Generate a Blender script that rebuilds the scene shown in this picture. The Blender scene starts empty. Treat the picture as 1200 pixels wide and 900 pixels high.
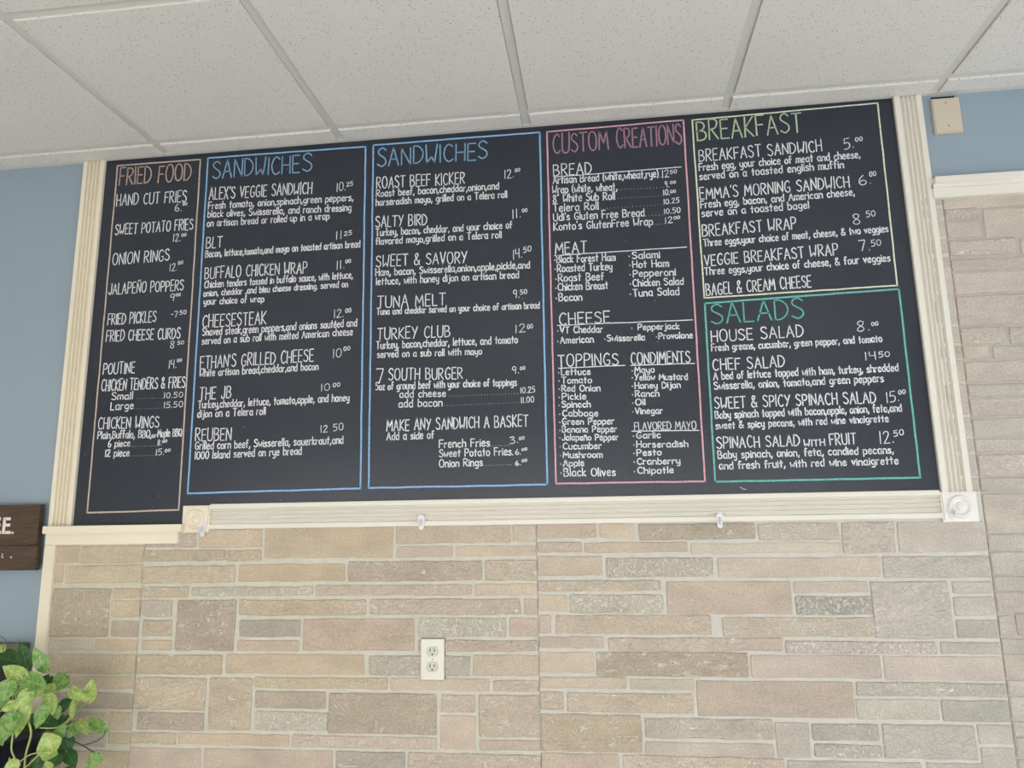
import bpy, bmesh, math, random
from mathutils import Vector, Matrix
random.seed(7)
SC = bpy.context.scene
COL = SC.collection
# ------------------------------------------------------------------ camera
CZ = 1.55                                   # eye height
CAM = Vector((0.0, -2.1289, CZ))
RX = Vector((0.99228, 0.12310, -0.01580)); FW = Vector((-0.11812, 0.97615, 0.18244))
FW.normalize(); RX = (RX - FW*RX.dot(FW)).normalized(); UP = RX.cross(FW)
FPX = 849.8
cam = bpy.data.cameras.new('camera'); camo = bpy.data.objects.new('camera', cam); COL.objects.link(camo)
camo.matrix_world = Matrix(((RX.x, UP.x, -FW.x, CAM.x), (RX.y, UP.y, -FW.y, CAM.y), (RX.z, UP.z, -FW.z, CAM.z), (0, 0, 0, 1)))
cam.sensor_width = 36; cam.lens = FPX/1200*36; cam.clip_start = .02; cam.clip_end = 200
SC.camera = camo
# ------------------------------------------------------------------ light and exposure
SC.view_settings.view_transform = 'Standard'; SC.view_settings.look = 'None'
SC.view_settings.gamma = 1; SC.view_settings.use_curve_mapping = False
SC.view_settings.exposure = 0.35
wd = bpy.data.worlds.new('sky'); SC.world = wd; wd.use_nodes = True
bg = wd.node_tree.nodes['Background']; bg.inputs[0].default_value = (.80, .90, 1, 1); bg.inputs[1].default_value = 1.2
def area(name, loc, target, sx, sy, power, colr):
    l = bpy.data.lights.new(name, 'AREA'); l.shape = 'RECTANGLE'; l.size = sx; l.size_y = sy; l.energy = power; l.color = colr
    o = bpy.data.objects.new(name, l); COL.objects.link(o); o.location = loc
    o.rotation_euler = (Vector(target)-Vector(loc)).to_track_quat('-Z', 'Y').to_euler(); return o
area('daylight_rear', (-.8, -4.05, .88), (-.9, 0, .6), 5.6, 1.5, 92, (1, .95, .87))
area('daylight_right', (3.65, -2.1, .88), (0, -2.1, .6), 2.8, 1.5, 50, (.78, .88, 1))
sun = bpy.data.lights.new('sun', 'SUN'); sun.energy = 5.0; sun.angle = .03; sun.color = (1, .94, .86)
suno = bpy.data.objects.new('sun', sun); COL.objects.link(suno); suno.rotation_euler = Vector((-.25, .62, -1)).to_track_quat('-Z', 'Y').to_euler()
# ------------------------------------------------------------------ pixel -> point on a plane of the wall
def W(px, py, y=0.0):
    d = FW + RX*((px-600)/FPX) - UP*((py-450)/FPX)
    return CAM + d*((y-CAM.y)/d.y)
# ------------------------------------------------------------------ materials
def mat(name, base=(.8, .8, .8), rough=.6, spec=.5, metal=0.0):
    m = bpy.data.materials.new(name); m.use_nodes = True
    b = m.node_tree.nodes['Principled BSDF']
    b.inputs['Base Color'].default_value = (*base, 1); b.inputs['Roughness'].default_value = rough
    b.inputs['Specular IOR Level'].default_value = spec; b.inputs['Metallic'].default_value = metal
    return m, m.node_tree, b
def N(nt, t, **kw):
    n = nt.nodes.new(t)
    for k, v in kw.items():
        if k in n.inputs: n.inputs[k].default_value = v
        else: setattr(n, k, v)
    return n
def ramp(nt, src, stops):
    r = nt.nodes.new('ShaderNodeValToRGB'); e = r.color_ramp.elements
    while len(e) < len(stops): e.new(.5)
    for el, (p, c) in zip(e, stops): el.position = p; el.color = (*c, 1) if not isinstance(c, float) else (c, c, c, 1)
    nt.links.new(src, r.inputs[0]); return r.outputs[0]
def mix(nt, fac, a, b, mode='MIX'):
    n = nt.nodes.new('ShaderNodeMix'); n.data_type = 'RGBA'; n.blend_type = mode
    for s, v in ((n.inputs[0], fac), (n.inputs[6], a), (n.inputs[7], b)):
        if isinstance(v, bpy.types.NodeSocket): nt.links.new(v, s)
        elif isinstance(v, (int, float)): s.default_value = v
        else: s.default_value = (*v, 1)
    return n.outputs[2]
def coord(nt, scale=(1, 1, 1), world=True):
    if world: src = nt.nodes.new('ShaderNodeNewGeometry').outputs['Position']
    else: src = nt.nodes.new('ShaderNodeTexCoord').outputs['Object']
    mp = nt.nodes.new('ShaderNodeMapping'); mp.inputs['Scale'].default_value = scale
    nt.links.new(src, mp.inputs[0]); return mp.outputs[0]
def noise(nt, vec, scale, detail=4, rough=.5, dist=0):
    n = N(nt, 'ShaderNodeTexNoise', Scale=scale, Detail=detail, Roughness=rough, Distortion=dist)
    nt.links.new(vec, n.inputs['Vector']); return n.outputs[0]
def mth(nt, op, a, b=0.0, clamp=False):
    n = nt.nodes.new('ShaderNodeMath'); n.operation = op; n.use_clamp = clamp
    for s, v in ((n.inputs[0], a), (n.inputs[1], b)):
        if isinstance(v, bpy.types.NodeSocket): nt.links.new(v, s)
        else: s.default_value = v
    return n.outputs[0]
def bump(nt, b, h, strength=.3, dist=.002):
    n = N(nt, 'ShaderNodeBump', Strength=strength, Distance=dist); nt.links.new(h, n.inputs['Height'])
    nt.links.new(n.outputs[0], b.inputs['Normal'])

def painted(name, base, rough=.55, var=.04, bs=.12, nscale=60, spec=.4):
    m, nt, b = mat(name, base, rough, spec); v = coord(nt)
    n = noise(nt, v, 3, 5); dk = tuple(c*(1-var*2) for c in base); lt = tuple(min(1, c*(1+var)) for c in base)
    nt.links.new(ramp(nt, n, [(.3, dk), (.7, lt)]), b.inputs['Base Color'])
    bump(nt, b, noise(nt, v, nscale, 3), bs, .001); return m
M = {}
M['blue'] = painted('blue_wall_paint', (.29, .37, .435), .6, .02, .1, 180)
M['other_wall'] = painted('wall_paint', (.36, .34, .30), .7)
M['light_wall'] = painted('light_wall_paint', (.70, .65, .54), .7)
M['trim'] = painted('cream_gloss_paint', (.75, .72, .645), .42, .02, .02, 90)
M['trim_left'] = painted('warm_lit_cream_paint', (.80, .73, .585), .45, .03, .02, 90)  # yellower copy of the trim cream, warm light at left partly painted in
M['white'] = painted('white_paint', (.80, .79, .75), .45, .02, .06, 90)
M['floor'] = painted('floor_finish', (.72, .69, .64), .5, .05)
# menu board: dark slate paint, slight rubbed haze
m, nt, b = mat('chalkboard_paint', (.03, .032, .038), .33, .55); v = coord(nt)
n1 = noise(nt, v, 2.2, 6, .6); n2 = noise(nt, v, 26, 4, .6)
c = ramp(nt, n1, [(.3, (.018, .024, .037)), (.75, (.024, .031, .047))])
c = mix(nt, ramp(nt, n2, [(.62, 0.0), (.8, .35)]), c, (.045, .049, .06)); nt.links.new(c, b.inputs['Base Color'])
vo = N(nt, 'ShaderNodeTexVoronoi', Scale=16.0); nt.links.new(v, vo.inputs['Vector'])
sp = ramp(nt, vo.outputs['Distance'], [(.012, 1.0), (.03, 0.0)])
c = mix(nt, mth(nt, 'MULTIPLY', sp, .55), c, (.6, .6, .6)); nt.links.new(c, b.inputs['Base Color'])
bump(nt, b, noise(nt, v, 220, 2), .12, .0006); M['board'] = m
def chalk(name, base):
    m, nt, b = mat(name, base, .8, .15); v = coord(nt)
    n = noise(nt, v, 130, 3, .6); dk = tuple(c*.72 for c in base)
    nt.links.new(ramp(nt, n, [(.33, dk), (.55, base)]), b.inputs['Base Color']); M[name] = m
chalk('ink_white', (.80, .82, .86)); chalk('ink_thin', (.66, .68, .72)); chalk('ink_blue', (.27, .50, .80)); chalk('ink_blue_heading', (.22, .40, .60))
chalk('ink_tan', (.58, .50, .42)); chalk('ink_tan_heading', (.50, .37, .32)); chalk('ink_pink', (.72, .40, .47)); chalk('ink_mauve', (.38, .22, .30))
chalk('ink_cream', (.74, .78, .58)); chalk('ink_lime', (.50, .60, .42)); chalk('ink_teal', (.16, .50, .45)); chalk('ink_green', (.13, .46, .36))
# ceiling tile: off white with dark pin holes and short fissures
m, nt, b = mat('ceiling_tile_face', (.7, .69, .66), .9, .1); v = coord(nt)
n1 = noise(nt, v, 2.5, 3); c = ramp(nt, n1, [(.3, (.68, .665, .645)), (.7, (.72, .70, .68))])
vo = N(nt, 'ShaderNodeTexVoronoi', Scale=112.0); nt.links.new(v, vo.inputs['Vector'])
hole = ramp(nt, vo.outputs['Distance'], [(.11, 1.0), (.23, 0.0)])
sel = ramp(nt, vo.outputs['Color'], [(.36, 0.0), (.40, 1.0)])
vo2 = N(nt, 'ShaderNodeTexVoronoi', Scale=200.0); nt.links.new(v, vo2.inputs['Vector'])
h2 = ramp(nt, vo2.outputs['Distance'], [(.12, 1.0), (.25, 0.0)]); s2 = ramp(nt, vo2.outputs['Color'], [(.5, 0.0), (.55, 1.0)])
hh = mth(nt, 'MAXIMUM', mth(nt, 'MULTIPLY', hole, sel), mth(nt, 'MULTIPLY', mth(nt, 'MULTIPLY', h2, s2), .5))
c = mix(nt, mth(nt, 'MULTIPLY', hh, .75), c, (.16, .145, .13)); nt.links.new(c, b.inputs['Base Color'])
bump(nt, b, mth(nt, 'SUBTRACT', noise(nt, v, 260, 3), hh), .35, .0015); M['tile'] = m
M['tee'] = painted('grid_enamel', (.62, .61, .58), .4, .01, .03)
# stone sheet
m, nt, b = mat('mortar', (.6, .58, .53), .85, .2); v = coord(nt); oi = nt.nodes.new('ShaderNodeObjectInfo')
c = mix(nt, 1.0, oi.outputs['Color'], ramp(nt, noise(nt, v, 45, 5, .65), [(.3, .86), (.7, 1.0)]), 'MULTIPLY'); nt.links.new(c, b.inputs['Base Color'])
bump(nt, b, noise(nt, v, 240, 5, .7), .5, .002); M['mortar'] = m
m, nt, b = mat('moulded_stone', (.5, .45, .38), .8, .25)
oi = nt.nodes.new('ShaderNodeObjectInfo'); v = coord(nt); vs = coord(nt, (.75, 1, 1.5))
big = noise(nt, vs, 9, 5, .6); fine = noise(nt, v, 230, 3, .75); midn = noise(nt, vs, 40, 5, .65)
base = mix(nt, ramp(nt, big, [(.28, 0.0), (.72, 1.0)]), mix(nt, 1.0, oi.outputs['Color'], (.83, .83, .82), 'MULTIPLY'), mix(nt, 1.0, oi.outputs['Color'], (1.11, 1.105, 1.09), 'MULTIPLY'))
base = mix(nt, mth(nt, 'MULTIPLY', ramp(nt, fine, [(.40, 0.0), (.62, 1.0)]), 1.0), mix(nt, 1.0, base, (.85, .84, .83), 'MULTIPLY'), mix(nt, 1.0, base, (1.10, 1.09, 1.08), 'MULTIPLY'))
al = oi.outputs['Alpha']
# pale curling veins on the cleft stones
wn = noise(nt, vs, 13, 3, .5, 2.2)
rid = mth(nt, 'ABSOLUTE', mth(nt, 'SUBTRACT', wn, .5)); vein = ramp(nt, rid, [(.006, 1.0), (.032, 0.0)])
wn2 = noise(nt, vs, 28, 3, .5, 1.5); rid2 = mth(nt, 'ABSOLUTE', mth(nt, 'SUBTRACT', wn2, .52)); vein2 = ramp(nt, rid2, [(.006, 1.0), (.030, 0.0)])
vv = mth(nt, 'MAXIMUM', mth(nt, 'MULTIPLY', vein, ramp(nt, midn, [(.40, 0.0), (.6, 1.0)])), mth(nt, 'MULTIPLY', vein2, ramp(nt, big, [(.45, 0.0), (.62, .8)])))
visv = mth(nt, 'MULTIPLY', mth(nt, 'GREATER_THAN', al, .4), mth(nt, 'LESS_THAN', al, .7))
vv = mth(nt, 'MULTIPLY', vv, mth(nt, 'ADD', mth(nt, 'MULTIPLY', visv, .66), .14))
c = mix(nt, vv, base, (.80, .76, .68))
# rough speckled stones
spk = ramp(nt, noise(nt, v, 150, 3, .7, .4), [(.46, 0.0), (.56, 1.0)]); iss = mth(nt, 'GREATER_THAN', al, .7)
c = mix(nt, mth(nt, 'MULTIPLY', mth(nt, 'MULTIPLY', spk, iss), .55), c, (.76, .73, .66)); nt.links.new(c, b.inputs['Base Color'])
hgt = mth(nt, 'ADD', mth(nt, 'MULTIPLY', midn, .8), mth(nt, 'ADD', mth(nt, 'MULTIPLY', fine, .28), mth(nt, 'ADD', vv, mth(nt, 'MULTIPLY', mth(nt, 'MULTIPLY', spk, iss), .5))))
bump(nt, b, hgt, .85, .004); M['stone'] = m
# outlet, cover plate, hooks
M['ivory'] = painted('ivory_plastic', (.72, .70, .63), .35, .01, .02, 60)
M['outlet_grey'] = painted('greyed_plastic', (.56, .56, .46), .4, .01, .02)
M['beige'] = painted('beige_plastic', (.60, .53, .43), .4, .02, .03)
M['black'] = painted('black_void', (.008, .008, .008), .7, .02, 0)
m, nt, b = mat('screw_metal', (.45, .40, .33), .35, .5, .8); M['screw'] = m
m, nt, b = mat('clear_plastic', (.80, .80, .83), .2, .6); b.inputs['Transmission Weight'].default_value = .12; M['clear'] = m
# glass for the shop windows
m = bpy.data.materials.new('window_glass'); m.use_nodes = True; nt = m.node_tree; nt.nodes.clear()
o_ = nt.nodes.new('ShaderNodeOutputMaterial'); mx = nt.nodes.new('ShaderNodeMixShader'); tr = nt.nodes.new('ShaderNodeBsdfTransparent'); gl = N(nt, 'ShaderNodeBsdfGlossy', Roughness=.02)
mx.inputs[0].default_value = .07; nt.links.new(tr.outputs[0], mx.inputs[1]); nt.links.new(gl.outputs[0], mx.inputs[2]); nt.links.new(mx.outputs[0], o_.inputs[0]); M['glass'] = m
m, nt, b = mat('lit_diffuser', (.9, .9, .88), .5); b.inputs['Emission Color'].default_value = (1, .96, .9, 1); b.inputs['Emission Strength'].default_value = 1.2; M['diffuser'] = m
# wood sign
m, nt, b = mat('dark_stained_wood', (.05, .03, .02), .5, .4); v = coord(nt, (2.5, 2.5, 30)); v2 = coord(nt)
g = noise(nt, v, 6, 6, .6, .6); c = ramp(nt, g, [(.25, (.034, .022, .014)), (.6, (.085, .052, .032)), (.85, (.15, .09, .052))])
c = mix(nt, mth(nt, 'MULTIPLY', ramp(nt, noise(nt, v2, 90, 5, .8), [(.60, 0.0), (.70, 1.0)]), .45), c, (.28, .20, .13)); nt.links.new(c, b.inputs['Base Color'])
bump(nt, b, g, .4, .002); M['wood'] = m
M['sign_white'] = painted('sign_white_paint', (.78, .74, .68), .7, .05, .1)
M['frame_taupe'] = painted('taupe_frame', (.17, .14, .11), .5, .05, .2)
M['frame_dark'] = painted('dark_panel', (.012, .014, .013), .3, .05, 0)
M['pot'] = painted('dark_glazed_pot', (.012, .012, .02), .3, .1, .05)
M['soil'] = painted('potting_soil', (.03, .02, .013), .9, .3, .8, 120)
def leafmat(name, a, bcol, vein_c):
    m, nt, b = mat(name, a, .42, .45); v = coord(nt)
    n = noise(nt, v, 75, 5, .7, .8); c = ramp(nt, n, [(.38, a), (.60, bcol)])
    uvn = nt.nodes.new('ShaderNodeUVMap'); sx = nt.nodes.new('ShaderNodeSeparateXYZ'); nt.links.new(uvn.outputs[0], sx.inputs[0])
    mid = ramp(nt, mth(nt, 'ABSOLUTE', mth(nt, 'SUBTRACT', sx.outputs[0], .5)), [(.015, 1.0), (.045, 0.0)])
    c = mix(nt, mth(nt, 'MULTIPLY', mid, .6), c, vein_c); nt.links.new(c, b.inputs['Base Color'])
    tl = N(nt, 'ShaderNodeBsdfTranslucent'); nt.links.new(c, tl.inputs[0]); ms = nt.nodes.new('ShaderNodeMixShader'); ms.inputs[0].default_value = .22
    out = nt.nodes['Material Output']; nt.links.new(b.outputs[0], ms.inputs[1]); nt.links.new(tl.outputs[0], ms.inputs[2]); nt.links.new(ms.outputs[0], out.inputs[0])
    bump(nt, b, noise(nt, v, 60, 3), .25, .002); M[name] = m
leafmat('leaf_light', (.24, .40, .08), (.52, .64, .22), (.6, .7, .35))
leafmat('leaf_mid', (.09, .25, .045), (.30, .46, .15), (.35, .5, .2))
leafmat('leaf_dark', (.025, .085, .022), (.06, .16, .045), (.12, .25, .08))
M['stem'] = painted('pale_green_stem', (.40, .44, .17), .5, .1, .05)
M['stem_dark'] = painted('dark_green_stem', (.06, .12, .04), .5, .1, .05)

# ------------------------------------------------------------------ mesh helpers
def link(name, me, m=None, parent=None):
    o = bpy.data.objects.new(name, me); COL.objects.link(o)
    if m is not None: me.materials.append(M[m] if isinstance(m, str) else m)
    if parent is not None: o.parent = parent
    return o
def fin(name, bm, m, parent=None, smooth=False):
    bmesh.ops.recalc_face_normals(bm, faces=bm.faces)
    me = bpy.data.meshes.new(name); bm.to_mesh(me); bm.free()
    if smooth:
        for p in me.polygons: p.use_smooth = True
    return link(name, me, m, parent)
def bx(bm, x0, x1, y0, y1, z0, z1):
    v = [bm.verts.new(p) for p in ((x0, y0, z0), (x1, y0, z0), (x1, y1, z0), (x0, y1, z0), (x0, y0, z1), (x1, y0, z1), (x1, y1, z1), (x0, y1, z1))]
    for f in ((0, 1, 2, 3), (4, 5, 6, 7), (0, 1, 5, 4), (1, 2, 6, 5), (2, 3, 7, 6), (3, 0, 4, 7)): bm.faces.new([v[i] for i in f])
    return v
def box(name, x0, x1, y0, y1, z0, z1, m, parent=None, bevel=0.0):
    bm = bmesh.new(); bx(bm, x0, x1, y0, y1, z0, z1)
    if bevel: bmesh.ops.bevel(bm, geom=bm.edges[:], offset=bevel, segments=2, affect='EDGES')
    return fin(name, bm, m, parent)
def extrude_profile(name, prof, axis, a0, a1, m, parent=None):
    """prof: closed list of (s, y); axis 'z' -> s is x; axis 'x' -> s is z"""
    bm = bmesh.new(); rings = []
    for a in (a0, a1):
        rings.append([bm.verts.new((s, y, a) if axis == 'z' else (a, y, s)) for s, y in prof])
    n = len(prof)
    for i in range(n): bm.faces.new((rings[0][i], rings[0][(i+1) % n], rings[1][(i+1) % n], rings[1][i]))
    bm.faces.new(rings[0]); bm.faces.new(rings[1])
    return fin(name, bm, m, parent)
def tube(bm, pts, r, seg=6):
    pts = [Vector(p) for p in pts]; rings = []
    for i, p in enumerate(pts):
        t = (pts[min(i+1, len(pts)-1)]-pts[max(i-1, 0)]).normalized()
        a = t.orthogonal().normalized() if i == 0 else (pa - t*pa.dot(t)).normalized()
        pa = a; b_ = t.cross(a); rr = r[i] if isinstance(r, (list, tuple)) else r
        rings.append([bm.verts.new(p+a*math.cos(k*2*math.pi/seg)*rr+b_*math.sin(k*2*math.pi/seg)*rr) for k in range(seg)])
    for i in range(len(rings)-1):
        for k in range(seg): bm.faces.new((rings[i][k], rings[i][(k+1) % seg], rings[i+1][(k+1) % seg], rings[i+1][k]))
    bm.faces.new(rings[0]); bm.faces.new(rings[-1])
def spline(pts, n=5):
    P = [Vector(p) for p in pts]; out = []
    for i in range(len(P)-1):
        p0 = P[max(i-1, 0)]; p1 = P[i]; p2 = P[i+1]; p3 = P[min(i+2, len(P)-1)]
        for k in range(n):
            t = k/n; out.append(.5*((2*p1)+(p2-p0)*t+(2*p0-5*p1+4*p2-p3)*t*t+(3*p1-p0-3*p2+p3)*t**3))
    out.append(P[-1]); return out
def lathe(bm, prof, cx, cz, seg=32):
    """prof: (radius, y) around the y axis through (cx, cz)"""
    rings = []
    for r, y in prof:
        if r < 1e-6: rings.append([bm.verts.new((cx, y, cz))])
        else: rings.append([bm.verts.new((cx+r*math.cos(k*2*math.pi/seg), y, cz+r*math.sin(k*2*math.pi/seg))) for k in range(seg)])
    for a, b_ in zip(rings, rings[1:]):
        for k in range(seg):
            if len(a) == 1: bm.faces.new((a[0], b_[k], b_[(k+1) % seg]))
            elif len(b_) == 1: bm.faces.new((a[k], a[(k+1) % seg], b_[0]))
            else: bm.faces.new((a[k], a[(k+1) % seg], b_[(k+1) % seg], b_[k]))
def tag(o, label=None, cat=None, group=None, kind=None):
    if label: o['label'] = label
    if cat: o['category'] = cat
    if group: o['group'] = group
    if kind: o['kind'] = kind
    return o
def struct(o, label, cat): return tag(o, label, cat, kind='structure')
def empty(name, loc):
    o = bpy.data.objects.new(name, None); COL.objects.link(o); o.location = loc; return o
def reparent(o, e):
    """o has world coordinates; keep them under an Empty that only translates"""
    o.parent = e; o.matrix_parent_inverse = Matrix.Translation(-Vector(e.location)); return o

# ------------------------------------------------------------------ room shell
XL, XR, YB = -4.2, 3.5, -3.8
HT = CZ + 1.232                     # underside of the ceiling grid
SLAB = HT + .05
struct(box('floor', XL, XR, YB, .1, -.1, 0, 'floor'), 'plain beige floor of the room', 'floor')
wall_back = struct(box('wall_back', XL, XR, 0, .1, 0, SLAB, 'blue'), 'dusty blue wall carrying the menu board and stone sheets', 'wall')
bm = bmesh.new()
bx(bm, XL-.1, XL, YB, .1, 0, SLAB); struct(fin('wall_left', bm, 'light_wall'), 'cream left wall outside the picture', 'wall')
def holed(name, axis, c0, c1, holes, a0, a1, label):
    bm = bmesh.new(); z0, z1 = holes[0][2:]
    def s(u0, u1, za, zb):
        if axis == 'x': bx(bm, u0, u1, c0, c1, za, zb)
        else: bx(bm, c0, c1, u0, u1, za, zb)
    s(a0, a1, 0, z0); s(a0, a1, z1, SLAB); u = a0
    for h in holes: s(u, h[0], z0, z1); u = h[1]
    s(u, a1, z0, z1)
    struct(fin(name, bm, 'other_wall'), label, 'wall')
rear = [(-3.2, -1.5, .15, 1.7), (-1.3, .5, .15, 1.7), (.7, 2.4, .15, 1.7)]
right = [(-3.5, -2.2, .15, 1.7), (-2.0, -.7, .15, 1.7)]
holed('wall_rear', 'x', YB-.1, YB, rear, XL, XR, 'rear wall with three shop windows behind the viewer')
holed('wall_right', 'y', XR, XR+.1, right, YB, .1, 'right side wall with two windows')
k = 1
for ax, hs in (('x', rear), ('y', right)):
    for u0, u1, z0, z1 in hs:
        bm = bmesh.new(); t = .05
        def s(a, b2, za, zb):
            if ax == 'x': bx(bm, a, b2, YB-.09, YB-.02, za, zb)
            else: bx(bm, XR+.02, XR+.09, a, b2, za, zb)
        s(u0, u1, z0, z0+t); s(u0, u1, z1-t, z1); s(u0, u0+t, z0+t, z1-t); s(u1-t, u1, z0+t, z1-t)
        w = struct(fin('window_%d' % k, bm, 'white'), 'white framed shop window, number %d round the room from the left' % k, 'window'); k += 1
        if ax == 'x': box('pane', u0+t, u1-t, YB-.058, YB-.052, z0+t, z1-t, 'glass', w)
        else: box('pane', XR+.052, XR+.058, u0+t, u1-t, z0+t, z1-t, 'glass', w)
# ceiling slab, grid and dropped edge tiles
ceiling = struct(box('ceiling', XL, XR, YB, .1, SLAB, SLAB+.1, 'white'), 'suspended ceiling of speckled grey-white square tiles', 'ceiling')
T = .6096
txs = [-1.413-T*k for k in range(4, 0, -1)] + [-1.413, -.806, -.1955, .4185, 1.025] + [1.025+T*k for k in range(1, 5)]
txs = [x for x in txs if XL+.05 < x < XR-.05]
D1 = .0975; tys = [-D1-T*k for k in range(9)]; tys = [y for y in tys if y > YB+.05]
TW = .012
def tee(x0, x1, y0, y1):
    box('ceiling_grid_rail', x0, x1, y0, y1, HT, HT+.0015, 'tee', ceiling)
for x in txs: tee(x-TW, x+TW, YB, 0)
for y in tys:
    e = [XL]+txs+[XR]
    for a, b2 in zip(e, e[1:]): box('ceiling_grid_rail', a+(TW if a != XL else 0), b2-(TW if b2 != XR else 0), y-TW, y+TW, HT, HT+.0015, 'tee', ceiling)
box('wall_angle', XL, XR, -.020, -.0005, HT-.003, HT, 'tee', ceiling)
DROP = .006
xe = [XL-TW]+txs+[XR+TW]; ye = [0.0+.004]+tys+[YB-TW]
for i in range(len(xe)-1):
    for j in range(len(ye)-1):
        x0, x1 = xe[i]+TW+.0012, xe[i+1]-TW-.0012; y1, y0 = ye[j]-TW-.0012, ye[j+1]+TW+.0012
        if j == 0: y1 = -.0205
        dz = random.uniform(-.0008, .0008); z0 = HT-DROP+dz; bv = .0018
        bm = bmesh.new(); r = []
        for (g, z) in ((0, HT+.012), (0, z0+bv), (bv, z0)):
            r.append([bm.verts.new(p) for p in ((x0+g, y0+g, z), (x1-g, y0+g, z), (x1-g, y1-g, z), (x0+g, y1-g, z))])
        for a, b2 in zip(r, r[1:]):
            for q in range(4): bm.faces.new((a[q], a[(q+1) % 4], b2[(q+1) % 4], b2[q]))
        bm.faces.new(r[0]); bm.faces.new(r[2]); fin('ceiling_tile', bm, 'tile', ceiling)

# added light fittings, unseen behind the viewer, to brighten floor and ceiling
for i, (lx, ly) in enumerate(((txs[2], tys[4]), (txs[5], tys[4]), (txs[8], tys[4]))):
    e = empty('added_ceiling_light', (lx+T/2, ly-T/2, HT-.03)); x0, x1, y0, y1 = lx+.02, lx+T-.02, ly-T+.02, ly-.02
    bm = bmesh.new(); zf = HT-.007
    bx(bm, x0, x1, y0, y0+.02, zf-.012, zf); bx(bm, x0, x1, y1-.02, y1, zf-.012, zf); bx(bm, x0, x0+.02, y0+.02, y1-.02, zf-.012, zf); bx(bm, x1-.02, x1, y0+.02, y1-.02, zf-.012, zf)
    reparent(fin('light_frame', bm, 'white'), e)
    reparent(box('diffuser', x0+.02, x1-.02, y0+.02, y1-.02, zf-.008, zf-.002, 'diffuser'), e)
    area('added_troffer_lamp', (lx+T/2, ly-T/2, HT-.025), (lx+T/2, ly-T/2, 0), .5, .5, 2, (1, .96, .9))
    tag(e, ('left', 'middle', 'right')[i]+' of three added square ceiling lights, unseen behind the viewer', 'ceiling light')

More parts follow.
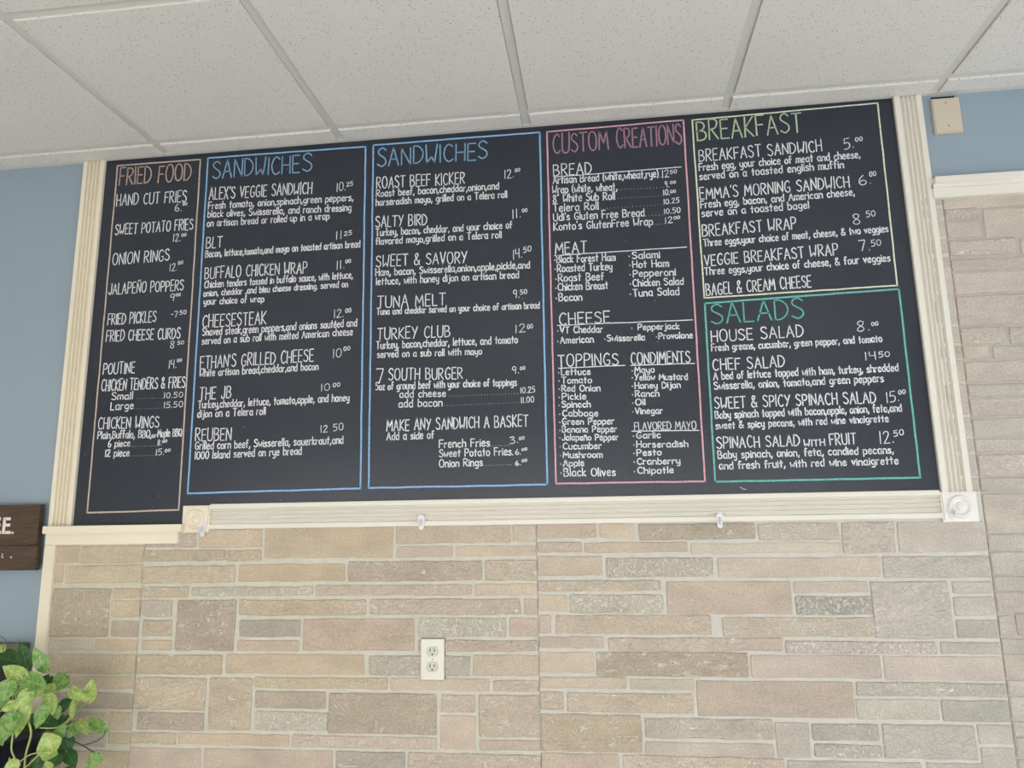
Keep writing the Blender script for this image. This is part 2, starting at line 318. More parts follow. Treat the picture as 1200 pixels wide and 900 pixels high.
# ------------------------------------------------------------------ stone sheets on the back wall
YM, YS = -.0060, -.0095
TAN = (.565, .475, .36); TND = (.51, .43, .325); PNK = (.565, .48, .395); DRK = (.465, .395, .32); BRN = (.53, .44, .355)
GRY = (.53, .475, .405); GRD = (.44, .405, .345); LGT = (.59, .54, .445); SPK = (.44, .41, .345)
TONE = {'t': TAN, 'd': DRK, 'p': PNK, 'b': BRN, 'g': GRY, 'G': GRD, 'l': LGT, 's': SPK, 'e': TND}
S1, S2, S3, S4 = ((50, 600, 3), (340, 600, 3), (620, 600, 3), (900, 600, 3)); S0 = (0, 0, 1)
SHEETS = [
 (S1, 'A', [(40,118,124,180,'t'),(130,118,355,180,'t'),(30,186,68,250,'t'),(78,186,350,250,'t'),(25,268,232,440,'ev'),(246,268,350,303,'t'),
  (240,310,347,370,'t'),(238,382,341,440,'d'),(10,450,172,486,'l'),(182,450,336,488,'t'),(10,500,333,570,'t'),(5,578,325,620,'t'),(0,635,322,692,'d'),
  (0,705,222,762,'p'),(230,705,318,768,'t'),(-10,775,220,825,'g'),(228,778,312,816,'t'),(-20,838,306,960,'e')]),
 (S1, 'B', [(365,60,538,125,'pv'),(548,60,770,125,'t'),(366,133,640,173,'tv'),(644,133,768,173,'tv'),(780,50,1232,162,'t'),(360,188,675,250,'tv'),
  (688,182,1062,245,'t'),(357,262,512,300,'tv'),(525,262,950,295,'ls'),(355,308,455,368,'gv'),(350,380,452,438,'tv'),(468,308,675,488,'dv'),
  (690,308,1135,365,'tv'),(690,378,905,440,'G'),(683,450,900,490,'b'),(348,450,450,487,'t'),(340,502,628,572,'tv'),(642,500,1130,572,'t'),
  (332,582,572,697,'tv'),(330,705,567,768,'dv'),(583,582,733,767,'bv'),(745,582,1212,622,'tv'),(745,630,995,692,'d'),(745,702,1000,770,'ls'),
  (320,775,468,818,'tv'),(475,780,865,822,'t'),(875,788,1385,832,'pv'),(312,830,553,960,'p'),(562,835,1020,960,'p')]),
 (S2, 'B', [(372,45,775,110,'p'),(783,45,862,105,'p'),(372,120,572,160,'p'),(582,118,863,155,'p'),(203,172,675,243,'dv'),(685,168,864,242,'pv'),
  (90,255,637,293,'pv'),(648,252,866,293,'p'),(280,305,810,362,'pv'),(822,305,868,362,'g'),(45,375,435,488,'b'),(448,372,760,440,'ls'),(770,372,870,440,'p'),
  (448,450,872,490,'pv'),(275,505,632,577,'gv'),(643,502,873,577,'p'),(352,585,700,628,'p'),(715,592,874,632,'pv'),(133,638,515,782,'dv'),(530,642,650,705,'pv'),
  (528,715,652,836,'p'),(663,645,876,792,'pv'),(665,802,877,840,'p'),(160,842,402,960,'Gv'),(413,850,878,960,'pv')]),
 (S3, 'C', [(32,40,237,92,'p'),(248,40,370,92,'p'),(385,40,795,98,'dv'),(805,38,1090,100,'pv'),(30,105,185,143,'pv'),(195,105,558,143,'p'),(568,108,1100,145,'l'),
  (34,155,258,225,'p'),(270,160,648,228,'gs'),(665,160,1237,230,'p'),(36,240,462,278,'pv'),(483,243,925,360,'b'),(38,290,135,348,'p'),(142,290,473,357,'ls'),
  (40,362,77,428,'p'),(93,362,640,430,'pv'),(680,370,1218,440,'pv'),(40,438,262,480,'p'),(280,442,893,490,'pv'),(41,492,228,567,'p'),(237,492,770,580,'dv'),
  (780,503,1240,585,'p'),(43,580,342,622,'p'),(355,588,582,628,'g'),(590,595,1145,722,'b'),(45,632,122,697,'pv'),(133,637,580,708,'pv'),(47,712,397,845,'ev'),
  (408,727,860,800,'gv'),(408,812,862,860,'g'),(868,740,988,865,'g'),(48,850,318,960,'p'),(332,860,900,960,'pv')]),
 (S4, 'C', [(262,35,448,145,'pv'),(458,33,765,142,'p'),(403,155,776,232,'gv'),(90,243,355,285,'p'),(98,297,368,362,'Gs'),(370,243,645,447,'gv'),(648,243,786,287,'g'),
  (655,298,794,365,'g'),(665,378,806,445,'G'),(62,455,595,500,'ps'),(607,458,813,500,'g'),(410,508,824,595,'p'),(310,600,830,650,'gv'),(312,658,603,732,'g'),(613,662,838,738,'G'),
  (155,745,392,805,'Gv'),(163,818,402,865,'gs'),(405,748,735,870,'gv'),(740,748,852,818,'g'),(750,828,860,880,'g'),(72,878,545,960,'g'),(560,885,866,960,'g')]),
 (S0, 'C', [(1078,200,1102,240,'p'),(1080,245,1104,255,'p'),(1085,259,1106,276,'p'),(1087,281,1109,297,'p'),(1090,302,1111,314,'p'),(1092,318,1113,341,'p'),(1096,345,1117,379,'p'),
  (1100,384,1122,402,'p'),(1102,406,1126,420,'p'),(1106,423,1128,447,'p'),(1109,450,1132,485,'p'),(1113,490,1136,511,'p'),(1117,515,1140,529,'g'),(1121,533,1143,557,'g'),(1124,561,1147,576,'g')]),
 (S0, 'D', [(1108,200,1230,241,'p'),(1109,245,1147,255,'ps'),(1153,243,1230,276,'p'),(1110,259,1150,276,'p'),(1113,281,1192,297,'pv'),(1196,279,1230,296,'p'),(1116,302,1230,314,'p'),
  (1118,318,1230,341,'p'),(1122,345,1230,379,'p'),(1126,384,1178,402,'pv'),(1183,383,1230,401,'pv'),(1129,406,1160,419,'p'),(1164,405,1230,418,'g'),(1132,423,1230,446,'p'),(1135,450,1230,462,'g'),
  (1137,466,1230,486,'p'),(1140,490,1230,510,'g'),(1143,514,1230,528,'g'),(1146,532,1230,556,'pv'),(1150,560,1230,574,'g'),(1153,579,1230,624,'p')]),
 (S4, 'D', [(776,80,990,130,'g'),(782,143,990,218,'g'),(792,228,990,275,'g'),(800,283,990,352,'p'),(810,365,862,435,'g'),(875,360,990,432,'b'),(818,447,990,492,'g'),(827,502,990,580,'p'),
  (836,592,990,640,'g'),(846,652,990,720,'g'),(856,740,990,790,'g'),(862,797,990,862,'g'),(872,875,990,960,'g')]),
]
# the sheets themselves (4 ft wide) carry the joints
ZTOP = W(1150, 228.3, -.022).z+.008
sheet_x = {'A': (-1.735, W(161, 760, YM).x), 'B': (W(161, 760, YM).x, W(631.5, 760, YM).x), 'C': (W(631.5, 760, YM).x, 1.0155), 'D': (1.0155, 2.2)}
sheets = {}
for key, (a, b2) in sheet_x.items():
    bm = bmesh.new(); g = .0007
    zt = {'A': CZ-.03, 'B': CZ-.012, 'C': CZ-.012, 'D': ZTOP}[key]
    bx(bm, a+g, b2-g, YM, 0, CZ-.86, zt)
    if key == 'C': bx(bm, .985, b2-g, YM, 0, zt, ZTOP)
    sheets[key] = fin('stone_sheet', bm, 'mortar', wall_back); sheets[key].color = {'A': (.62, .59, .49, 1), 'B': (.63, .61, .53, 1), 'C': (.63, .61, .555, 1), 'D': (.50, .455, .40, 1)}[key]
sheets['A']['label'] = 'narrow sheet of moulded stone at the left beside the white upright'
sheets['B']['label'] = 'moulded stone sheet around the power outlet'
sheets['C']['label'] = 'moulded stone sheet below the right half of the board'
sheets['D']['label'] = 'pale moulded stone sheet at the right edge under the white ledge'
rs = random.Random(5)
def stone(sheet, x0, x1, z0, z1, code):
    bw = x1-x0; bh = z1-z0
    if bw < .006 or bh < .006: return
    rc = min(.0028, bw*.2, bh*.2); j = min(.0015, bh*.05)
    pts = []
    nx = max(2, int(bw/.035)); nz = max(1, int(bh/.04)); nx = min(nx, 9)
    def J(): return rs.uniform(-j, j)
    for k in range(nx+1):
        t = k/nx; pts.append([x0+rc+(bw-2*rc)*t, z0+J()])
    for k in range(nz+1):
        t = k/nz; pts.append([x1+J(), z0+rc+(bh-2*rc)*t])
    for k in range(nx+1):
        t = k/nx; pts.append([x1-rc-(bw-2*rc)*t, z1+J()])
    for k in range(nz+1):
        t = k/nz; pts.append([x0+J(), z1-rc-(bh-2*rc)*t])
    bm = bmesh.new(); cx, cz = (x0+x1)/2, (z0+z1)/2; g = min(.0035, bh*.1, bw*.1)
    top = YS - (.0 if len(code) < 2 else .0008) + rs.uniform(-.0006, .0006)
    def ring(gi, y): return [bm.verts.new((x-math.copysign(gi, x-cx) if abs(x-cx) > gi else x, y, z-math.copysign(gi, z-cz) if abs(z-cz) > gi else z)) for x, z in pts]
    r = [ring(0, YM+.001), ring(g*.25, (YM+top)/2-.0006), ring(g, top)]
    n = len(pts)
    for a, b2 in zip(r, r[1:]):
        for q in range(n): bm.faces.new((a[q], a[(q+1) % n], b2[(q+1) % n], b2[q]))
    bm.faces.new(r[2])
    o = fin('stone', bm, 'stone', sheet)
    v = rs.uniform(.95, 1.05); c = TONE[code[0]]; gq = max(0, min(.36, (cx-.1)*.5)); mlum = sum(c)/3*1.01; c = tuple(q+(mlum-q)*gq for q in c)  # tone greyed towards the right: the cooler light there put into the stone colour
    al = .2 if len(code) < 2 else (.55 if code[1] == 'v' else .9)
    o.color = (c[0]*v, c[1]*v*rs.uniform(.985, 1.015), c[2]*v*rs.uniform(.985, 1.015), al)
for (ox, oy, sc), key, lst in SHEETS:
    sa, sb = sheet_x[key]
    for x0, y0, x1, y1, code in lst:
        px0, px1, py0, py1 = ox+x0/sc, ox+x1/sc, oy+y0/sc, oy+y1/sc
        mx, my = (px0+px1)/2, (py0+py1)/2
        X0, X1 = W(px0, my, YS).x, W(px1, my, YS).x; Z1, Z0 = W(mx, py0, YS).z, W(mx, py1, YS).z
        if X0 < sa+.013: X0 = sa+.0016
        if X1 > sb-.013 and X1 < sb+.2: X1 = sb-.0016
        if key == 'D' or (key == 'C' and py0 < 577):           # tight joints on the sheets at the right edge
            Z0 -= .0015; Z1 += .0015
        Z1 = min(Z1, (ZTOP if key == 'D' or (key == 'C' and py0 < 577) else CZ-.012 if key != 'A' else CZ-.03)-.001)
        if py1 > 890: Z0 = CZ-.78
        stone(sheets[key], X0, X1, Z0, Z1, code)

# ------------------------------------------------------------------ mouldings
def fluted(u0, u1, yb, yf, n=4, band=.20):
    """closed section: flat bands either side of n shallow scooped flutes"""
    w = u1-u0; b_ = w*band; s = (w-2*b_)/n; d = .0095; e = .002
    p = [(u0, yb), (u0, yf+e), (u0+e, yf)]
    p.append((u0+b_-.0005, yf))
    for i in range(n):
        a = u0+b_+s*i; rdg = s*.10
        for k in range(0, 7):
            t = k/6; p.append((a+rdg+(s-2*rdg)*t, yf+.0004+d*math.sin(math.pi*t)**.6))
    p += [(u1-b_+.0005, yf), (u1-e, yf), (u1, yf+e), (u1, yb)]
    return p
YF = -.018
zc = HT-.0035
lx0, lx1 = W(97, 192, YF).x, W(121.5, 190, YF).x
lx0 = (lx0+W(56.3, 616, YF).x)/2; lx1 = (lx1+W(83.8, 614, YF).x)/2
zl = W(130, 615.5, -.03).z            # top of left ledge
struct(extrude_profile('trim_1', fluted(lx0, lx1, 0, YF, 4, .17), 'z', zl, zc, 'trim_left'), 'fluted cream upright moulding on the left of the menu board', 'moulding')
rx0 = (W(1048, 114, YF).x+W(1103, 576, YF).x)/2; rx1 = (W(1080, 113, YF).x+W(1141, 577, YF).x)/2
zb = W(1120, 576, -.018).z            # top of right corner block
struct(extrude_profile('trim_2', fluted(rx0, rx1, 0, YF, 4, .19), 'z', zb, zc, 'trim'), 'fluted cream upright moulding on the right of the menu board', 'moulding')
rt = (W(440, 586, YF).z+W(1000, 577, YF).z)/2; rb = (W(440, 616, YF).z+W(1000, 610.4, YF).z)/2
bx0, bx1 = W(213, 608, -.022).x, W(244.5, 608, -.022).x; cx0, cx1 = W(1104, 593, -.022).x, W(1145, 593, -.022).x
struct(extrude_profile('trim_3', fluted(rb, rt, 0, YF, 4, .17), 'x', bx1, cx0, 'trim'), 'long fluted cream rail running under the menu board', 'moulding')
ex, lz1, lz0 = W(213, 613, -.04).x, zl, W(130, 624.5, -.04).z
bm = bmesh.new(); bx(bm, W(49.3, 620, -.04).x, ex-.0005, -.040, 0, lz0, lz1); bmesh.ops.bevel(bm, geom=bm.edges[:], offset=.0015, segments=2, affect='EDGES')
ledge = struct(fin('trim_4', bm, 'trim_left'), 'short cream ledge under the fried food column at left', 'moulding')
ap0 = W(53, 630, -.022).x; az0 = W(130, 637.8, -.022).z
struct(box('trim_5', ap0, W(208.5, 625, -.022).x, -.022, 0, az0, lz0, 'trim_left', None, .001), 'flat cream apron board below the short left ledge', 'moulding')
vx0, vx1 = W(51.9, 640, -.02).x, W(64.7, 640, -.02).x
struct(box('trim_6', vx0, vx1, -.020, 0, CZ-.86, az0-.0005, 'trim_left', None, .0012), 'plain cream upright strip between blue wall and stone at left', 'moulding')
# right ledge: cap over apron
qz1 = W(1150, 202.8, -.035).z; qz0 = W(1150, 210.5, -.035).z; az1 = qz0; az2 = W(1150, 228.3, -.022).z
struct(box('trim_7', W(1096, 210, -.035).x, 2.3, -.035, 0, qz0, qz1, 'trim', None, .002), 'cream ledge cap on the right above the pale stone', 'moulding')
bm = bmesh.new(); xa = W(1093.5, 222, -.022).x
bx(bm, xa, 2.3, -.022, 0, az2, az1)
bx(bm, xa, 2.3, -.027, 0, az1-.012, az1)
struct(fin('trim_8', bm, 'trim'), 'cream apron board right of the right upright, under the ledge cap', 'moulding')
# corner blocks with turned rosettes
def rosette(x0, x1, z0, z1, label, m):
    cx, cz = (x0+x1)/2, (z0+z1)/2; e = empty('corner_block', (cx, 0, z0))
    bm = bmesh.new(); yf = -.022; bx(bm, x0, x1, yf, 0, z0, z1); fs = [ed for ed in bm.edges if all(abs(v.co.y-yf) < 1e-6 for v in ed.verts)]
    bmesh.ops.bevel(bm, geom=fs, offset=.0035, segments=2, affect='EDGES'); reparent(fin('block', bm, m), e)
    R = (x1-x0)*.36; bm = bmesh.new(); y = yf+.0006; prof = []
    for k in range(25):
        t = k/24; r = R*(1-t)
        h = 0
        if t < .42: h = .0075*math.sin(math.pi*t/.42)**.8
        elif t < .58: h = -.0002
        else: h = .0095*math.sin(math.pi/2*(t-.58)/.42)**.7
        prof.append((r, y-max(h, 0)-.0004))
    prof[0] = (R, y+.002); prof[-1] = (0, prof[-1][1]); lathe(bm, prof, cx, cz, 36); reparent(fin('rosette', bm, m, None, True), e)
    tag(e, label, 'corner block'); return e
rosette(bx0, bx1, W(228, 624, -.022).z, W(228, 592.5, -.022).z, 'square cream corner block with a rosette at the left end of the fluted rail', 'trim_left')
rosette(cx0, cx1+.003, W(1125, 611.5, -.022).z, zb-.0004, 'square white corner block with a rosette at the right end of the fluted rail', 'white')

# ------------------------------------------------------------------ adhesive hooks
def hook(px, py0, py1, yb, label):
    z1, z0 = W(px, py0, yb).z, W(px, py1, yb).z; x = W(px, (py0+py1)/2, yb-.004).x; h = z1-z0; w = .0105
    e = empty('adhesive_hook', (x, yb, z0))
    def plate(nm, hw, za, zb2, ya, ybk, m):
        bm = bmesh.new(); pts = []
        for k in range(9): a = math.pi*k/8; pts.append((hw*math.cos(a), zb2-hw+hw*math.sin(a)))
        for k in range(9): a = math.pi+math.pi*k/8; pts.append((hw*math.cos(a), za+hw+hw*math.sin(a)))
        r = [[bm.verts.new((x+p*g, yy, zz)) for p, zz in pts] for yy, g in ((ybk, 1), (ya+.0006, 1), (ya, .88))]
        for a, b2 in zip(r, r[1:]):
            for q in range(18): bm.faces.new((a[q], a[(q+1) % 18], b2[(q+1) % 18], b2[q]))
        bm.faces.new(r[0]); bm.faces.new(r[2]); return reparent(fin(nm, bm, m), e)
    plate('mounting_plate', w, z0+h*.30, z1, yb-.0035, yb, 'clear')
    plate('adhesive_tab', w*.72, z0, z0+h*.55, yb-.0012, yb-.0002, 'clear')
    bm = bmesh.new(); zz = z0+h*.42
    pts = spline([(x, yb-.003, zz+h*.26), (x, yb-.010, zz+h*.02), (x, yb-.015, zz-h*.10), (x, yb-.021, zz-h*.02), (x, yb-.022, zz+h*.12)], 4)
    tube(bm, pts, [.0036]*(len(pts)-1)+[.0028], 8); reparent(fin('hook_arm', bm, 'clear', None, True), e)
    tag(e, label, 'hook')
hook(236.5, 611, 629, -.0225, 'clear plastic hook on the left rosette corner block')
hook(493.3, 603, 621, YF, 'clear plastic hook on the rail above the power outlet')
hook(843.8, 601, 619, YF, 'clear plastic hook on the rail under the boundary of custom creations and salads')
hook(1116, 590, 608, -.0225, 'clear plastic hook on the right rosette corner block')

# ------------------------------------------------------------------ outlet
ox0, ox1 = W(493.3, 772, -.014).x, W(520.7, 772, -.014).x; oz1, oz0 = W(507, 748.7, -.014).z, W(507, 796.8, -.014).z
e = empty('wall_outlet', ((ox0+ox1)/2, 0, oz0)); cx = (ox0+ox1)/2
bm = bmesh.new(); bx(bm, ox0, ox1, -.0165, -.0100, oz0, oz1); bmesh.ops.bevel(bm, geom=[ed for ed in bm.edges if all(v.co.y < -.016 for v in ed.verts)], offset=.0022, segments=2, affect='EDGES')
reparent(fin('cover_plate', bm, 'ivory'), e)
reparent(box('back_box', ox0-.001, ox1+.001, -.0110, -.004, oz0-.0015, oz1+.001, 'black'), e)
for k, py in enumerate((763.5, 781.5)):
    cz = W(507, py, -.0165).z; bm = bmesh.new(); pts = []
    for q in range(28):
        a = 2*math.pi*q/28; pts.append((cx+.0172*math.cos(a), cz+max(-.0135, min(.0135, .0172*math.sin(a)))))
    r = [[bm.verts.new((x, yy, z)) for x, z in pts] for yy in (-.0160, -.0186)]
    for q in range(28): bm.faces.new((r[0][q], r[0][(q+1) % 28], r[1][(q+1) % 28], r[1][q]))
    bm.faces.new(r[1]); rc = reparent(fin('receptacle', bm, 'outlet_grey'), e)
    sl = []
    for dx, hh in ((-.0062, .0095), (.0062, .0080)):
        s_ = box('slot', cx+dx-.0011, cx+dx+.0011, -.0188, -.0180, cz+.0035-hh/2, cz+.0035+hh/2, 'black', rc); s_.matrix_parent_inverse = Matrix.Translation(-Vector(e.location))
        s_.matrix_parent_inverse = Matrix.Identity(4); sl.append(s_)
    bm = bmesh.new(); lathe(bm, [(.0024, -.0180), (.0024, -.0188), (0, -.0188)], cx, cz-.0075, 12); fin('ground_hole', bm, 'black', rc)
bm = bmesh.new(); cz = (oz0+oz1)/2; lathe(bm, [(.0026, -.016), (.0024, -.0178), (0, -.0181)], cx, cz, 12); reparent(fin('screw', bm, 'screw'), e)
tag(e, 'ivory duplex power outlet on the stone wall below the menu board', 'outlet')

# ------------------------------------------------------------------ blank cover plate
e = empty('blank_cover_plate', (1.07, 0, CZ+1.1))
yy = -.014; a0, a1 = W(1094, 135, yy).x, W(1127, 135, yy).x; b1, b0 = W(1108, 114.5, yy).z, W(1113, 155, yy).z
bm = bmesh.new(); bx(bm, a0, a1, yy, -.002, b0, b1); bmesh.ops.bevel(bm, geom=[ed for ed in bm.edges if all(abs(v.co.y-yy) < 1e-6 for v in ed.verts)], offset=.0028, segments=2, affect='EDGES')
reparent(fin('plate', bm, 'beige'), e)
reparent(box('opening', a0+.004, a1-.008, -.004, -.0003, b1-.01, b1+.0095, 'black'), e)
for z in (b1-.016, b0+.022):
    bm = bmesh.new(); lathe(bm, [(.003, yy+.001), (.0028, yy-.0010), (0, yy-.0014)], (a0+a1)/2-.0005, z, 12); reparent(fin('screw', bm, 'screw'), e)
tag(e, 'beige blank cover plate on blue wall just right of the right upright', 'cover plate')

# ------------------------------------------------------------------ wooden sign at the left edge
YG = -.034
sx1 = W(50.7, 630, YG).x; sz1 = W(25, 591.5, YG).z; szm = W(25, 639.3, YG).z; sz0 = W(25, 668.5, YG).z; sx0 = sx1-.30
e = empty('wooden_sign', (sx1-.15, 0, sz0))
for za, zb2, ex1 in ((szm+.0006, sz1, W(50.5, 615, -.016).x), (sz0, szm-.0006, W(47.7, 654, -.016).x)):
    reparent(box('plank', sx0, ex1, YG, -.016, za, zb2, 'wood', None, .0012), e)
for xx in (sx0+.05, sx1-.05): reparent(box('back_batten', xx-.012, xx+.012, -.016, -.0008, sz0+.02, sz1-.02, 'wood'), e)
def blk(rects, nm):
    bm = bmesh.new()
    for px0, py0, px1, py1 in rects:
        p, q = W(px0, (py0+py1)/2, YG), W(px1, (py0+py1)/2, YG); t_, u_ = W((px0+px1)/2, py0, YG), W((px0+px1)/2, py1, YG)
        bx(bm, p.x, q.x, YG-.0007, YG+.0003, u_.z, t_.z)
    return reparent(fin(nm, bm, 'sign_white'), e)
def Erects(x0, x1):
    return [(x0, 606.2, x0+3.2, 625.8), (x0+3, 606.2, x1, 609.8), (x0+3, 613.6, x1-.6, 617), (x0+3, 622.2, x1, 625.8)]
blk(Erects(-7.6, 1.2), 'letter'); blk(Erects(3.2, 12.6), 'letter'); blk([(13.6, 623.2, 16, 625.6)], 'full_stop')
blk([(2.2, 648.5, 3.1, 653.8), (3.1, 653.2, 4.6, 653.9)], 'small_letter'); blk([(12.2, 652.2, 14, 653.9)], 'small_dot')
tag(e, 'dark stained plank sign with white lettering hanging at the left edge', 'sign')
# framed item behind the plant
YP = -.03
e = empty('picture_frame', (W(10, 830, YP).x, 0, W(10, 830, YP).z))
fx1, fz1 = W(25.2, 770, YP).x, W(12, 754.5, YP).z; fx0 = fx1-.30; fz0 = fz1-.24; fw = .014
bm = bmesh.new()
bx(bm, fx0, fx1, YP, -.001, fz1-.028, fz1); bx(bm, fx0, fx1, YP, -.001, fz0, fz0+.028); bx(bm, fx0, fx0+fw, YP, -.001, fz0+.028, fz1-.028); bx(bm, fx1-fw, fx1, YP, -.001, fz0+.028, fz1-.028)
reparent(fin('frame', bm, 'frame_taupe'), e); reparent(box('dark_panel', fx0+fw, fx1-fw, -.015, -.001, fz0+.028, fz1-.028, 'frame_dark'), e)
tag(e, 'taupe frame around a dark panel behind the plant at lower left', 'frame')

# ------------------------------------------------------------------ menu board
YBD = -.0065
ZBL = zl; board = None
bm = bmesh.new()
bxl, bxm, bxr = lx1-.004, bx0+.01, rx0+.004
prof = [(bxl, ZBL), (bxm, ZBL), (bxm, rt-.003), (bxr, rt-.003), (bxr, HT-.0035), (bxl, HT-.0035)]
f0 = [bm.verts.new((x, YBD, z)) for x, z in prof]; f1 = [bm.verts.new((x, -.0005, z)) for x, z in prof]
bm.faces.new(f0); bm.faces.new(f1)
for q in range(6): bm.faces.new((f0[q], f0[(q+1) % 6], f1[(q+1) % 6], f1[q]))
board = fin('menu_board', bm, 'board')
tag(board, 'long black chalkboard menu hand lettered in white with coloured borders', 'menu board')

